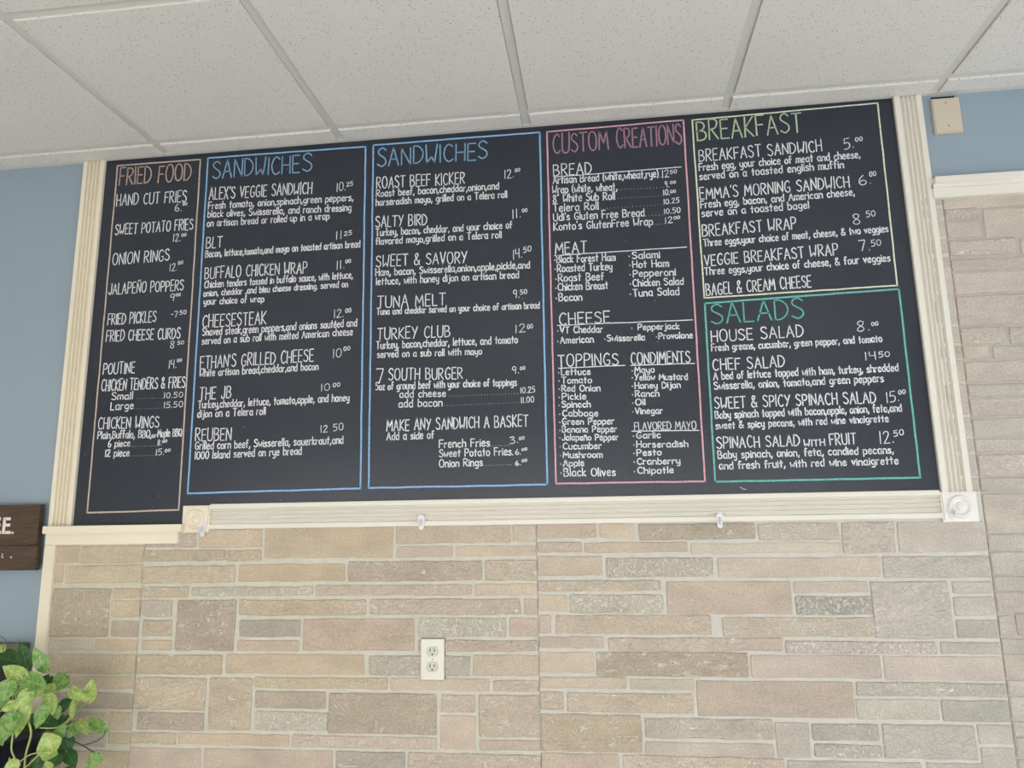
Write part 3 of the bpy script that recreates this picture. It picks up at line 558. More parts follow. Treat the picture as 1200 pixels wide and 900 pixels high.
# single-stroke hand lettering.  cap height 1, x height .62;  '~' marks a curved stroke
G = {
'A': (.5, '0,0 .25,1 .5,0;.08,.36 .42,.36'), 'B': (.44, '0,0 0,1;~0,1 .28,.97 .38,.78 .27,.57 0,.52;~0,.52 .34,.47 .44,.25 .32,.04 0,0'),
'C': (.46, '~.45,.86 .3,1 .12,.87 .02,.5 .1,.14 .28,0 .46,.13'), 'D': (.47, '0,0 0,1;~0,1 .25,.95 .45,.68 .45,.33 .25,.05 0,0'),
'E': (.38, '.38,1 0,1 0,0 .38,0;0,.52 .32,.52'), 'F': (.38, '.38,1 0,1 0,0;0,.52 .31,.52'),
'G': (.48, '~.45,.86 .3,1 .1,.84 .02,.45 .1,.12 .28,0 .46,.14;.46,.14 .46,.42 .28,.42'), 'H': (.44, '0,0 0,1;.44,0 .44,1;0,.5 .44,.5'),
'I': (.03, '.015,0 .015,1'), 'J': (.32, '~.32,1 .32,.3 .24,.02 .08,.02 0,.2'), 'K': (.42, '0,0 0,1;.4,1 .02,.46 .42,0'), 'L': (.34, '0,1 0,0 .34,0'),
'M': (.6, '0,0 .06,1 .3,.3 .54,1 .6,0'), 'N': (.45, '0,0 0,1 .45,0 .45,1'), 'O': (.52, '~.26,1 .08,.88 0,.5 .08,.12 .26,0 .44,.12 .52,.5 .44,.88 .26,1'),
'P': (.42, '0,0 0,1;~0,1 .3,.97 .42,.75 .3,.5 0,.44'), 'Q': (.52, '~.26,1 .08,.88 0,.5 .08,.12 .26,0 .44,.12 .52,.5 .44,.88 .26,1;.3,.25 .55,-.05'),
'R': (.44, '0,0 0,1;~0,1 .3,.97 .4,.77 .28,.54 0,.48;.12,.48 .44,0'), 'S': (.42, '~.4,.86 .24,1 .05,.9 .05,.68 .36,.42 .41,.18 .22,0 0,.13'),
'T': (.46, '0,1 .46,1;.23,1 .23,0'), 'U': (.46, '~0,1 0,.3 .08,.04 .23,0 .38,.04 .46,.3 .46,1'), 'V': (.46, '0,1 .23,0 .46,1'),
'W': (.56, '0,1 .05,.02 .29,.34 .44,.02 .56,1'), 'X': (.44, '0,1 .44,0;.44,1 0,0'), 'Y': (.46, '0,1 .24,.48;.46,1 .12,0'), 'Z': (.42, '0,1 .42,1 0,0 .42,0'),
'Ñ': (.45, '0,0 0,1 .45,0 .45,1;~.08,1.13 .17,1.22 .28,1.13 .37,1.22'),
'a': (.38, '~.35,.54 .2,.63 .04,.5 .02,.2 .15,.0 .35,.14;.35,.64 .35,.06 .40,-.01'), 'b': (.36, '0,1 0,0;~0,.5 .16,.63 .33,.5 .34,.14 .18,0 0,.1'),
'c': (.32, '~.32,.53 .18,.63 .03,.48 .03,.16 .17,0 .32,.1'), 'd': (.36, '.35,1 .35,0;~.35,.52 .19,.63 .03,.48 .03,.15 .17,0 .35,.12'),
'e': (.34, '0.02,.33 .33,.36;~.33,.36 .28,.6 .12,.62 .02,.4 .04,.1 .18,0 .33,.1'), 'f': (.27, '~.27,.95 .17,1.02 .09,.9 .09,.5 .09,0;0,.58 .25,.58'),
'g': (.36, '~.35,.54 .2,.63 .04,.5 .02,.24 .15,.06 .35,.14;~.35,.62 .35,-.1 .25,-.3 .05,-.26'), 'h': (.34, '0,1 0,0;~0,.45 .14,.62 .3,.55 .34,.35 .34,0'),
'i': (.03, '.015,.6 .015,0;.015,.8 .015,.86'), 'j': (.16, '~.16,.6 .16,-.1 .1,-.28 0,-.24;.16,.8 .16,.86'), 'k': (.31, '0,1 0,0;.29,.6 .02,.28 .31,0'), 'l': (.03, '.015,1 .015,0'),
'm': (.52, '0,.62 0,0;~0,.42 .1,.6 .21,.58 .26,.4 .26,0;~.26,.42 .36,.6 .48,.58 .52,.4 .52,0'), 'n': (.34, '0,.62 0,0;~0,.42 .14,.61 .29,.56 .34,.38 .34,0'),
'ñ': (.34, '0,.62 0,0;~0,.42 .14,.61 .29,.56 .34,.38 .34,0;~.04,.74 .12,.8 .2,.74 .3,.8'), 'o': (.36, '~.18,.63 .05,.54 0,.31 .05,.07 .18,0 .31,.07 .36,.31 .31,.54 .18,.63'),
'p': (.36, '0,.62 0,-.3;~0,.48 .16,.63 .33,.5 .34,.15 .18,0 0,.1'), 'q': (.36, '~.35,.54 .2,.63 .04,.5 .02,.2 .15,.02 .35,.12;.35,.62 .35,-.3'),
'r': (.24, '0,.62 0,0;~0,.4 .08,.56 .24,.6'), 's': (.3, '~.29,.54 .16,.63 .03,.52 .08,.38 .27,.25 .28,.08 .14,0 0,.08'), 't': (.27, '.13,.92 .13,0;0,.6 .27,.6'),
'u': (.34, '~0,.62 0,.2 .08,.02 .22,.03 .34,.2;.34,.62 .34,0'), 'v': (.32, '0,.62 .16,0 .32,.62'), 'w': (.44, '0,.62 .07,.02 .22,.32 .34,.02 .44,.62'), 'x': (.3, '0,.62 .3,0;.3,.62 0,0'),
'y': (.34, '~0,.62 .02,.25 .14,.1 .34,.2;~.34,.62 .34,-.1 .25,-.3 .08,-.26'), 'z': (.3, '0,.6 .3,.6 0,0 .3,0'), 'é': (.34, '0.02,.33 .33,.36;~.33,.36 .28,.6 .12,.62 .02,.4 .04,.1 .18,0 .33,.1;.15,.75 .25,.9'),
'0': (.42, '~.21,1 .06,.86 0,.5 .06,.14 .21,0 .36,.14 .42,.5 .36,.86 .21,1'), '1': (.06, '.03,1 .03,0'), '2': (.4, '~.02,.8 .12,.98 .3,.97 .36,.75 .22,.4 0,0;0,0 .42,0'),
'3': (.38, '~.02,.92 .2,1 .34,.8 .12,.55;~.12,.55 .36,.42 .36,.12 .18,0 0,.1'), '4': (.4, '0,1 .02,.5 .38,.5;.36,1 .36,0'), '5': (.38, '.38,1 .05,1 .02,.56;~.02,.56 .25,.6 .38,.35 .28,.05 0,.02'),
'6': (.38, '~.26,1 .06,.65 .02,.25 .16,0 .34,.08 .38,.32 .22,.48 .04,.32'), '7': (.42, '0,1 .38,1 .42,.94 .16,0'), '8': (.38, '~.34,.88 .18,1 .04,.85 .1,.62 .34,.3 .3,.05 .14,0 .02,.15 .06,.35 .3,.62 .34,.88'),
'9': (.36, '~.34,.85 .18,1 .02,.82 .04,.58 .2,.5 .34,.7;.34,.85 .3,0'), '&': (.5, '~.5,.02 .12,.68 .12,.92 .26,1 .34,.82 .04,.36 .04,.1 .2,0 .38,.12 .48,.4'),
'.': (.05, '.02,0 .02,.07'), ',': (.08, '.07,.12 .0,-.18'), "'": (.04, '.03,1 .01,.82'), '"': (.12, '.02,1 .02,.84;.11,1 .11,.84'), '(': (.14, '~.14,1.05 .02,.7 .02,.2 .14,-.1'),
')': (.14, '~0,1.05 .12,.7 .12,.2 0,-.1'), '-': (.22, '0,.5 .22,.52'), '·': (.17, '.01,.33 .06,.33;.01,.39 .06,.39'), ' ': (.24, ''),
}
_cache = {}
def glyph(ch):
    if ch in _cache: return _cache[ch]
    w, s = G[ch]; out = []
    for st in filter(None, s.split(';')):
        curved = st[0] == '~'; pts = [tuple(map(float, p.split(','))) for p in st.lstrip('~').split()]
        pts = [Vector((a, b_, 0)) for a, b_ in pts]
        out.append([Vector(p[:2]) for p in (spline(pts, 3 if len(pts) > 6 else 4) if curved else pts)])
    _cache[ch] = (w, out); return _cache[ch]
YI = YBD-.0005
def ribbon(V, F, pts, wd):
    """flat paint stroke: pts are (x, z) pairs"""
    n = len(pts)
    if n < 2: return
    d0 = (pts[1]-pts[0]); d1 = (pts[-1]-pts[-2])
    if d0.length < 1e-9 or d1.length < 1e-9: return
    P = list(pts); P[0] = P[0]-d0.normalized()*wd*.35; P[-1] = P[-1]+d1.normalized()*wd*.35
    base = len(V)
    for i in range(n):
        a = (P[i]-P[i-1]).normalized() if i > 0 else None; b_ = (P[i+1]-P[i]).normalized() if i < n-1 else None
        if a is None: t = b_; k = 1
        elif b_ is None: t = a; k = 1
        else:
            t = (a+b_)
            if t.length < .3: t = b_; k = 1
            else: t = t.normalized(); k = min(1.5, 1/max(.5, t.dot(b_)))
        nn = Vector((-t.y, t.x))*wd/2*k
        V.append((P[i].x+nn.x, YI, P[i].y+nn.y)); V.append((P[i].x-nn.x, YI, P[i].y-nn.y))
    for i in range(n-1):
        q = base+2*i; F.append((q, q+1, q+3, q+2))
rt_ = random.Random(11)
def to2(px, py): p = W(px, py, YI); return Vector((p.x, p.z))
def mesh_of(name, V, F, m, parent):
    me = bpy.data.meshes.new(name); me.from_pydata(V, [], F); me.update(); return link(name, me, m, parent)
def write(name, crop, text, xl, yl, xr, yr, h, m, wd, parent, gap=.13):
    ox, oy, sc = crop
    A = to2(ox+xl/sc, oy+yl/sc); B = to2(ox+xr/sc, oy+yr/sc)
    hl = (to2(ox+xl/sc, oy+(yl-h)/sc)-A).length; hr = (to2(ox+xr/sc, oy+(yr-h)/sc)-B).length
    tot = sum(glyph(c)[0]+gap for c in text)-gap; L = (B-A).length; ex = (B-A)/L; s = L/tot; ey = Vector((0, 1))
    V, F = [], []; u = 0
    for c in text:
        w, strokes = glyph(c); hs = (hl+(hr-hl)*(u/tot))*rt_.uniform(.95, 1.05); dy = rt_.uniform(-.025, .025)*hs; sh = rt_.uniform(-.04, .05)
        for st in strokes:
            pts = [A+ex*((u+p.x+rt_.uniform(-.006, .006))*s)+ey*(p.y*hs+dy)+ex*(sh*p.y*hs*.5) for p in st]
            sw = wd*rt_.uniform(.88, 1.12); seg = [pts[0]]           # lift the pen at sharp corners
            for q in range(1, len(pts)):
                seg.append(pts[q])
                if q < len(pts)-1 and (pts[q]-pts[q-1]).length > 1e-9 and (pts[q+1]-pts[q]).length > 1e-9 and (pts[q]-pts[q-1]).normalized().dot((pts[q+1]-pts[q]).normalized()) < .35:
                    ribbon(V, F, seg, sw); seg = [pts[q]]
            ribbon(V, F, seg, sw)
        u += w+gap
    return mesh_of(name, V, F, m, parent)
def dots(crop, xl, yl, xr, yr, n, parent):
    ox, oy, sc = crop; A = to2(ox+xl/sc, oy+yl/sc); B = to2(ox+xr/sc, oy+yr/sc); V, F = [], []
    for i in range(n):
        p = A+(B-A)*(i/(n-1)); ribbon(V, F, [p, p+Vector((.0006, 0))], .0016*rt_.uniform(.8, 1.2))
    return mesh_of('dotted_leader', V, F, 'ink_thin', parent)
def line(crop, pts, wd, m, name, parent, closed=False):
    ox, oy, sc = crop; Q = [to2(ox+a/sc, oy+b_/sc) for a, b_ in pts]
    V, F = [], []
    pr = list(zip(Q, Q[1:]+Q[:1])) if closed else list(zip(Q, Q[1:]))
    for a, b_ in pr:
        n = max(2, int((b_-a).length/.04)); d = (b_-a).normalized(); nn = Vector((-d.y, d.x))
        pts_ = [a+(b_-a)*(i/n)+nn*(rt_.uniform(-.0006, .0006) if 0 < i < n else 0) for i in range(n+1)]
        ribbon(V, F, pts_, wd)
    return mesh_of(name, V, F, m, parent)
C1=(90,180,4.091); C2=(90,390,3.913); C3=(220,170,4.286); C4=(215,370,4.091); C5=(430,160,4.286); C6=(430,360,4.091); C7=(635,130,3.75); C8=(635,350,3.913); C9=(800,110,3.75); C10=(815,330,3.462)
def o(c, x, y): return (c[0]+x/c[2], c[1]+y/c[2])
WT = .0032; WD = .0033; WP = .0023; WH = .0044
def T_(c, P, *rows):
    for r in rows:
        k = r[0]
        if k == 't': write('item_name', c, *r[1:], 'ink_white', WT, P, .18)
        elif k == 'd': write('item_description', c, *r[1:], 'ink_white', WD, P, .16)
        elif k == 'p': write('price', c, *r[1:], 'ink_white', WP, P, .2)
        elif k == 'x': dots(c, *r[1:], P)
# --- fried food
P = line(S0, [o(C1,195,58), o(C1,593,28), o(C2,467,812), o(C2,47,825)], .0048, 'ink_tan', 'menu_section', board, True); P['label'] = 'tan outlined fried food list at the left end'
write('section_heading', C1, 'FRIED FOOD', 203,150,545,127, 80, 'ink_tan_heading', WH, P, .15)
T_(C1, P, ('t','HAND CUT FRIES',190,250,524,230,53), ('p','6.',470,276,502,274,32), ('p','00',508,249,528,247,13),
 ('t','SWEET POTATO FRIES',183,390,556,363,50), ('p','12.',462,422,496,418,36), ('p','00',502,398,524,395,14),
 ('t','ONION RINGS',170,534,442,512,54), ('p','12.',445,563,480,560,34), ('p','00',486,532,508,528,14),
 ('t','JALAPEÑO POPPERS',153,675,510,654,50), ('p','9',447,708,466,706,34), ('p','00',474,684,496,682,13),
 ('t','FRIED PICKLES',147,822,378,806,52), ('p','-7',452,786,482,784,28), ('p','50',494,772,524,768,18), ('t','FRIED CHEESE CURDS',140,900,494,886,50))
T_(C2, P, ('p','8',428,70,446,68,32), ('p','50',462,54,490,51,15), ('t','POUTINE',120,190,264,184,50), ('p','14.',422,164,455,160,36), ('p','00',460,134,481,131,13),
 ('t','CHICKEN TENDERS & FRIES',112,268,495,250,50), ('d','Small',160,307,255,303,32), ('x',275,302,392,299,11), ('p','10.50',400,299,485,295,24),
 ('d','Large',155,354,258,348,34), ('x',264,349,388,345,12), ('p','15.50',400,344,485,340,26), ('t','CHICKEN WINGS',97,442,375,434,52),
 ('d','Plain,Buffalo, BBQ,',95,486,342,480,34), ('d','or',344,480,364,479,18), ('d','Maple BBQ',370,478,480,474,34),
 ('d','6 piece',143,524,242,520,30), ('x',248,521,362,518,12), ('p','8.',370,517,388,515,26), ('p','00',392,504,413,501,11),
 ('d','12 piece',130,568,240,565,32), ('x',246,565,358,561,12), ('p','15.',363,562,398,559,27), ('p','00',404,548,428,543,13))
# --- sandwiches, left
P = line(S0, [o(C3,102,65), o(C3,893,8), o(C4,848,828), o(C4,20,852)], .0052, 'ink_blue', 'menu_section', board, True); P['label'] = 'blue outlined sandwich list starting with the veggie sandwich'
write('section_heading', C3, 'SANDWICHE', 125,168,560,137, 88, 'ink_blue_heading', WH, P, .15); write('section_heading', C3, 'S', 578,134,622,131, 90, 'ink_blue_heading', WH, P, .15)
T_(C3, P, ('t',"ALEX'S VEGGIE SANDWICH",107,274,622,244,58), ('p','10.',748,234,792,226,42), ('p','25',798,208,828,203,20),
 ('d','Fresh tomato, onion,spinach,green peppers,',103,321,830,278,34), ('d','black olives, Swisserella, and ranch dressing',100,363,820,330,34),
 ('d','on artisan bread or rolled up in a wrap',97,410,710,372,34), ('t','BLT',92,519,172,512,54), ('p','11',745,475,772,470,40), ('p','25',785,455,823,450,20),
 ('d','Bacon, lettuce,tomato,and mayo on toasted artisan bread',88,564,865,512,34), ('t','BUFFALO CHICKEN WRAP',85,672,597,642,56), ('p','11.',748,625,786,618,42), ('p','00',793,594,818,590,18),
 ('d','Chicken tenders tossed in buffalo sauce, with lettuce,',83,718,827,668,34), ('d','onion, cheddar ,and bleu cheese dressing. served on',80,760,803,712,31),
 ('d','your choice of wrap',80,802,382,787,32), ('p','12.',735,868,782,862,40), ('p','00',793,843,820,839,20))
T_(C4, P, ('t','CHEESESTEAK',90,56,395,40,60), ('d','Shaved steak,green peppers,and onions sautéed and',90,96,830,50,35), ('d','served on a sub roll with melted American cheese',88,138,810,92,34),
 ('t',"ETHAN'S GRILLED CHEESE",80,254,622,218,58), ('p','10',717,203,756,198,42), ('p','00',768,168,798,163,18), ('d','White artisan bread,cheddar,and bacon',78,292,645,258,34),
 ('t','THE JB',76,403,226,393,58), ('p','10',660,361,700,357,34), ('p','00',717,342,750,338,18), ('d','Turkey,cheddar, lettuce, tomato,apple, and honey',70,444,793,408,35), ('d','dijon on a Telera roll',67,488,392,473,35),
 ('t','REUBEN',57,600,227,595,58), ('p','12 50',658,560,765,547,33), ('d','Grilled corn beef, Swisserella, sauerkraut,and',55,642,765,612,36), ('d','1000 Island served on rye bread',55,688,565,664,36))
# --- sandwiches, middle
P = line(S0, [o(C5,32,43), (632.5,155), o(C6,865,850), o(C6,8,867)], .0052, 'ink_blue', 'menu_section', board, True); P['label'] = 'blue outlined sandwich list starting with the roast beef kicker'
write('section_heading', C5, 'SANDWICHE', 53,150,545,117, 88, 'ink_blue_heading', WH, P, .15); write('section_heading', C5, 'S', 560,114,603,110, 88, 'ink_blue_heading', WH, P, .15)
T_(C5, P, ('t','ROAST BEEF KICKER',48,262,490,236,57), ('p','12.',692,210,736,205,42), ('p','00',744,178,768,174,17), ('d','Roast beef, bacon,cheddar,onion,and',47,303,662,263,34),
 ('d','horseradish mayo, grilled on a Telera roll',46,347,703,306,34), ('t','SALTY BIRD',44,457,300,443,55), ('p','11.',732,412,772,404,42), ('p','00',780,381,805,377,17),
 ('d','Turkey, bacon, cheddar, and your choice of',45,500,728,460,35), ('d','flavored mayo,grilled on a Telera roll',45,543,675,508,34), ('t','SWEET & SAVORY',47,655,502,634,57), ('p','14.',735,616,778,606,46), ('p','50',787,583,825,574,26),
 ('d','Ham, bacon, Swisserella,onion,apple,pickle,and',44,700,817,660,35), ('d','lettuce, with honey dijon on artisan bread',47,745,762,710,35), ('t','TUNA MELT',53,860,393,847,58), ('p','9.',735,812,765,808,42), ('p','50',770,793,803,788,22),
 ('d','Tuna and cheddar served on your choice of artisan bread',50,895,867,862,32))
T_(C6, P, ('t','TURKEY CLUB',50,156,398,140,54), ('p','12',713,123,758,118,38), ('p','00',769,104,794,100,20), ('d','Turkey, bacon,cheddar, lettuce, and tomato',45,200,722,171,35), ('d','served on a sub roll with mayo',50,242,550,226,32),
 ('t','7',45,368,78,366,68), ('t','SOUTH BURGER',104,350,458,342,54), ('p','9.',697,320,728,316,36), ('p','00',735,301,758,298,15), ('d','5oz of ground beef with your choice of toppings',42,397,717,375,34),
 ('d','add cheese',157,433,377,428,33), ('x',392,427,722,414,24), ('p','10.25',737,413,805,408,27), ('d','add bacon',152,480,360,474,36), ('x',372,472,728,457,26), ('p','11.00',740,460,800,454,28),
 ('t','MAKE ANY SANDWICH A BASKET',95,594,772,570,54), ('d','Add a side of',95,637,320,629,36), ('d','French Fries',347,674,588,666,37), ('x',594,666,682,662,9), ('p','3.',686,656,724,650,32), ('p','00',730,637,754,633,14),
 ('d','Sweet Potato Fries.',347,718,700,708,36), ('p','6.',712,708,737,705,25), ('p','00',743,689,767,685,12), ('d','Onion Rings',347,767,553,760,36), ('x',560,759,692,755,12), ('p','6.',712,759,737,756,22), ('p','00',743,743,767,739,12))
# --- custom creations
P = line(S0, [o(C7,22,92), o(C7,622,40), o(C8,748,838), o(C8,65,848)], .0048, 'ink_pink', 'menu_section', board, True); P['label'] = 'pink outlined custom creations list'
write('section_heading', C7, 'CUSTOM', 50,187,292,168, 84, 'ink_mauve', WH, P, .15); write('section_heading', C7, 'CREATIONS', 330,165,615,143, 86, 'ink_mauve', WH, P, .15)
T_(C7, P, ('t','BREAD',52,285,218,275,50), ('d','Artisan Bread (white,wheat,rye)',50,320,512,290,32), ('x',515,291,528,290,3), ('p','12',530,294,558,290,32), ('p','50',564,277,592,272,15),
 ('d','Wrap (white, wheat,',47,362,330,348,32), ('x',334,346,532,336,15), ('p','9.',542,336,558,334,25), ('p','00',564,321,588,318,11), ('d','8" White Sub Roll',50,402,320,388,33), ('x',336,384,525,373,14), ('p','10.',535,371,562,368,24), ('p','00',566,361,588,358,12),
 ('d','Telera Roll',50,443,248,432,33), ('x',255,430,528,412,18), ('p','10.25',537,410,603,402,22), ('d',"Udi's Gluten Free Bread",52,483,450,462,33), ('x',456,462,530,456,6), ('p','10.50',538,453,608,446,22),
 ('d',"Konto's GlutenFree Wrap",53,525,487,500,33), ('x',492,500,538,496,5), ('p','12',543,494,573,490,26), ('p','00',580,477,606,473,13), ('t','MEAT',60,630,197,622,50),
 ('d','·Black Forest Ham',55,668,322,657,32), ('d','·Roasted Turkey',57,708,308,698,32), ('d','·Roast Beef',60,750,272,742,32), ('d','·Chicken Breast',60,790,290,781,32), ('d','·Bacon',62,836,176,832,32),
 ('d','·Salami',383,650,518,645,30), ('d','·Hot Ham',386,690,557,683,30), ('d','·Pepperoni',387,730,587,722,30), ('d','·Chicken Salad',388,772,622,762,31), ('d','·Tuna Salad',388,816,603,808,32))
line(C7, [(52,291),(612,246)], .0028, 'ink_white', 'underline', P); line(C7, [(55,636),(636,598)], .0028, 'ink_white', 'underline', P)
T_(C8, P, ('t','CHEESE',80,120,312,110,52), ('d','·VT Cheddar',72,159,278,154,30), ('d','· Pepperjack',412,145,630,138,27), ('d','·American',72,206,236,200,30), ('d','·Swisserella',288,196,472,190,27), ('d','·Provolone',525,185,691,180,27),
 ('t','TOPPINGS',76,312,350,303,54), ('t','CONDIMENTS',410,302,680,292,54))
line(C8, [(70,123),(690,97)], .0028, 'ink_white', 'underline', P); line(C8, [(76,319),(380,306)], .0028, 'ink_white', 'underline', P); line(C8, [(408,306),(700,297)], .0028, 'ink_white', 'underline', P)
for txt, xl, xr, y, h in (('Lettuce',76,222,350,28),('Tomato',77,228,388,28),('Red Onion',78,267,425,28),('Pickle',78,202,463,28),('Spinach',79,222,499,28),('Cabbage',80,257,540,28),('Green Pepper',81,330,577,28),('Banana Pepper',81,343,613,28),
   ('Jalapeño Pepper',82,350,650,28),('Cucumber',83,273,690,28),('Mushroom',84,277,730,28),('Apple',85,193,768,28),('Black Olives',87,337,814,36)):
    T_(C8, P, ('d','·'+txt,xl,y,xr,y-2,h))
for txt, xl, xr, y in (('Mayo',413,515,341),('Yellow Mustard',414,668,374),('Honey Dijon',414,635,412),('Ranch',415,537,450),('Oil',415,474,489),('Vinegar',416,553,529),('Garlic',419,543,641),('Horseradish',420,670,682),('Pesto',421,547,720),('Cranberry',422,633,760),('Chipotle',423,603,802)):
    T_(C8, P, ('d','·'+txt,xl,y,xr,y-3,28))
write('item_name', C8, 'FLAVORED MAYO', 425,603,708,598, 36, 'ink_white', .0022, P, .15); line(C8, [(413,608),(720,604)], .0028, 'ink_white', 'underline', P)
# --- breakfast
P = line(S0, [o(C9,42,115), o(C9,857,40), o(C9,943,842), o(C9,95,897)], .0044, 'ink_cream', 'menu_section', board, True); P['label'] = 'pale yellow outlined breakfast list'
write('section_heading', C9, 'BREAKFAST', 66,206,525,166, 85, 'ink_lime', WH, P, .15)
T_(C9, P, ('t','BREAKFAST SANDWICH',73,298,612,252,50), ('p','5.',712,245,752,236,45), ('p','00',760,210,790,205,17), ('d','Fresh egg, your choice of meat and cheese,',73,338,780,280,32), ('d','served on a toasted english muffin',75,378,707,324,32),
 ('t',"EMMA'S MORNING SANDWICH",77,464,733,410,50), ('p','6.',776,402,828,394,42), ('p','00',822,364,850,358,20), ('d','Fresh egg, bacon, and American cheese,',80,502,755,445,32), ('d','serve on a toasted bagel',85,540,555,502,32),
 ('t','BREAKFAST WRAP',88,627,500,592,50), ('p','8',750,574,782,571,45), ('p','50',808,542,847,537,26), ('d','Three eggs,your choice of meat, cheese, & two veggies',93,670,903,606,31),
 ('t','VEGGIE BREAKFAST WRAP',97,757,683,706,48), ('p','7.',778,692,822,686,45), ('p','50',830,670,872,665,26), ('d','Three eggs,your choice of cheese, & four veggies',98,796,912,735,32), ('t','BAGEL & CREAM CHEESE',105,886,565,848,50))
# --- salads
P = line(S0, [o(C10,38,88), o(C10,825,30), o(C10,912,795), o(C10,80,812)], .0052, 'ink_teal', 'menu_section', board, True); P['label'] = 'teal outlined salads list'
write('section_heading', C10, 'SALADS', 66,172,440,148, 82, 'ink_green', WH, P, .15)
T_(C10, P, ('t','HOUSE SALAD',65,244,438,222,46), ('p','8.',657,203,706,196,42), ('p','00',715,180,741,177,15), ('d','Fresh greens, cucumber, green pepper, and tomato',66,282,757,244,28),
 ('t','CHEF SALAD',71,360,362,345,46), ('p','14',690,318,733,314,32), ('p','50',745,307,788,303,21), ('d','A bed of lettuce topped with ham, turkey, shredded',74,398,823,362,30), ('d','Swisserella, onion, tomato,and green peppers',77,438,763,406,30),
 ('t','SWEET & SPICY SPINACH SALAD',79,515,733,492,45), ('p','15.',777,491,826,484,42), ('p','00',825,458,852,454,17), ('d','Baby spinach topped with bacon,apple, onion, feta,and',81,556,837,526,30), ('d','sweet & spicy pecans, with red wine vinaigrette',83,598,783,568,28),
 ('t','SPINACH SALAD',88,677,423,666,45), ('t','WITH',442,668,525,665,25), ('t','FRUIT',547,663,652,658,45), ('p','12.',750,658,804,652,47), ('p','50',806,628,845,621,22), ('d','Baby spinach, onion, feta, candied pecans,',92,718,803,696,30),
 ('d','and fresh fruit, with red wine vinaigrette',97,761,823,740,30))
sm = line(C10, [(182,834),(192,841),(205,843)], .0016, 'ink_thin', 'chalk_smudge', board)

# ------------------------------------------------------------------ trailing plant at lower left
PX, PY, PS = 0, 740, 5.63
def Q(x, y, d): return W(PX+x/PS, PY+y/PS, d)
pc = Q(60, 1010, -.20)
plant = empty('trailing_plant', (pc.x, pc.y, pc.z-.10))
def leaf(att, tip, wpx, m, d0, d1, roll=0.0, fold=.25, droop=.18):
    a, t = Q(*att, d0), Q(*tip, d1); L = (t-a).length; ax = (t-a).normalized(); w = wpx/PS*.00235
    view = (CAM-a).normalized(); nz = (view-ax*view.dot(ax)).normalized(); nz = Matrix.Rotation(roll, 3, ax) @ nz; sd = ax.cross(nz)
    prof = [(-.10, .34), (.0, .62), (.12, .88), (.28, 1.0), (.45, .95), (.62, .76), (.78, .50), (.91, .22), (1.0, .0)]
    bm = bmesh.new(); uv = bm.loops.layers.uv.new('UVMap'); rows = []
    for i, (s, ww) in enumerate(prof):
        hw = w/2*ww; s0 = 0.0 if i == 0 else s; row = []
        for q in (-1, -.5, 0, .5, 1):
            h = -fold*hw*(1-abs(q))*1.0 + droop*L*(-(s-.35)**2) + math.sin(s*9+q*2)*.03*w*abs(q)
            ss = (s if abs(q) > .4 else max(s, .02 if i else .0))
            row.append(bm.verts.new(a+ax*(L*ss)+sd*(hw*q)+nz*h))
            if ww == 0: break
        rows.append(row)
    uvs = {}
    for r0, r1, (s0, _), (s1, _) in zip(rows, rows[1:], prof, prof[1:]):
        for k in range(4):
            if len(r1) == 1: vs = (r0[k], r0[k+1], r1[0]); us = ((k/4, s0), ((k+1)/4, s0), (.5, 1))
            else: vs = (r0[k], r0[k+1], r1[k+1], r1[k]); us = ((k/4, s0), ((k+1)/4, s0), ((k+1)/4, s1), (k/4, s1))
            f = bm.faces.new(vs); f.smooth = True
            for lp, u in zip(f.loops, us): lp[uv].uv = u
    me = bpy.data.meshes.new('leaf'); bm.to_mesh(me); bm.free()
    return reparent(link('leaf', me, m), plant)
LL, LM, LD = 'leaf_light', 'leaf_mid', 'leaf_dark'
rl = random.Random(3)
leaves = [((180,245),(132,62),95,LD,-.20),((300,255),(212,105),95,LM,-.21),((165,318),(5,228),110,LL,-.25),((150,310),(310,372),120,LM,-.25),((432,292),(345,395),115,LM,-.18),((-20,150),(135,205),125,LD,-.16),
 ((578,462),(605,312),100,LL,-.16),((455,385),(556,448),80,LL,-.18),((588,588),(720,665),88,LM,-.14),((518,585),(578,680),72,LL,-.16),((205,388),(95,512),90,LL,-.26),((112,478),(8,528),78,LL,-.26),
 ((180,478),(90,712),88,LL,-.25),((300,492),(232,645),90,LM,-.25),((75,540),(28,722),125,LM,-.27),((322,412),(352,552),80,LL,-.23),((362,490),(388,584),66,LM,-.22),((282,395),(198,402),62,LL,-.26),((358,372),(262,378),62,LL,-.23),
 ((385,505),(486,455),88,LD,-.15),((492,450),(468,578),52,LL,-.18),((340,795),(288,668),150,LL,-.26),((285,790),(382,808),100,LL,-.25),((415,632),(328,760),70,LM,-.24),((525,595),(448,706),84,LM,-.15),((120,868),(15,912),80,LL,-.28),
 ((660,806),(572,915),84,LM,-.16),((440,700),(465,796),88,LD,-.15),((270,590),(378,612),95,LD,-.17),((385,808),(325,905),95,LD,-.19),((440,790),(500,895),90,LD,-.15),((255,830),(228,915),90,LD,-.20),((60,332),(5,468),125,LM,-.27),
 ((-10,430),(55,520),90,LM,-.24),((-5,130),(35,85),55,LL,-.18),((280,920),(345,882),90,LL,-.26),((-30,640),(20,755),80,LM,-.26),
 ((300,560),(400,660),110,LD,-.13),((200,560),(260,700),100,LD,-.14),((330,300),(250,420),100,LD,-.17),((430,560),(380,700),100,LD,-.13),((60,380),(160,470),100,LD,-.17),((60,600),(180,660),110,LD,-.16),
 ((400,740),(320,850),110,LD,-.13),((130,300),(210,430),100,LD,-.17),((480,900),(420,980),90,LD,-.15),((180,720),(250,850),110,LD,-.16),((30,740),(90,860),110,LD,-.2),((590,910),(500,1010),90,LM,-.16)]
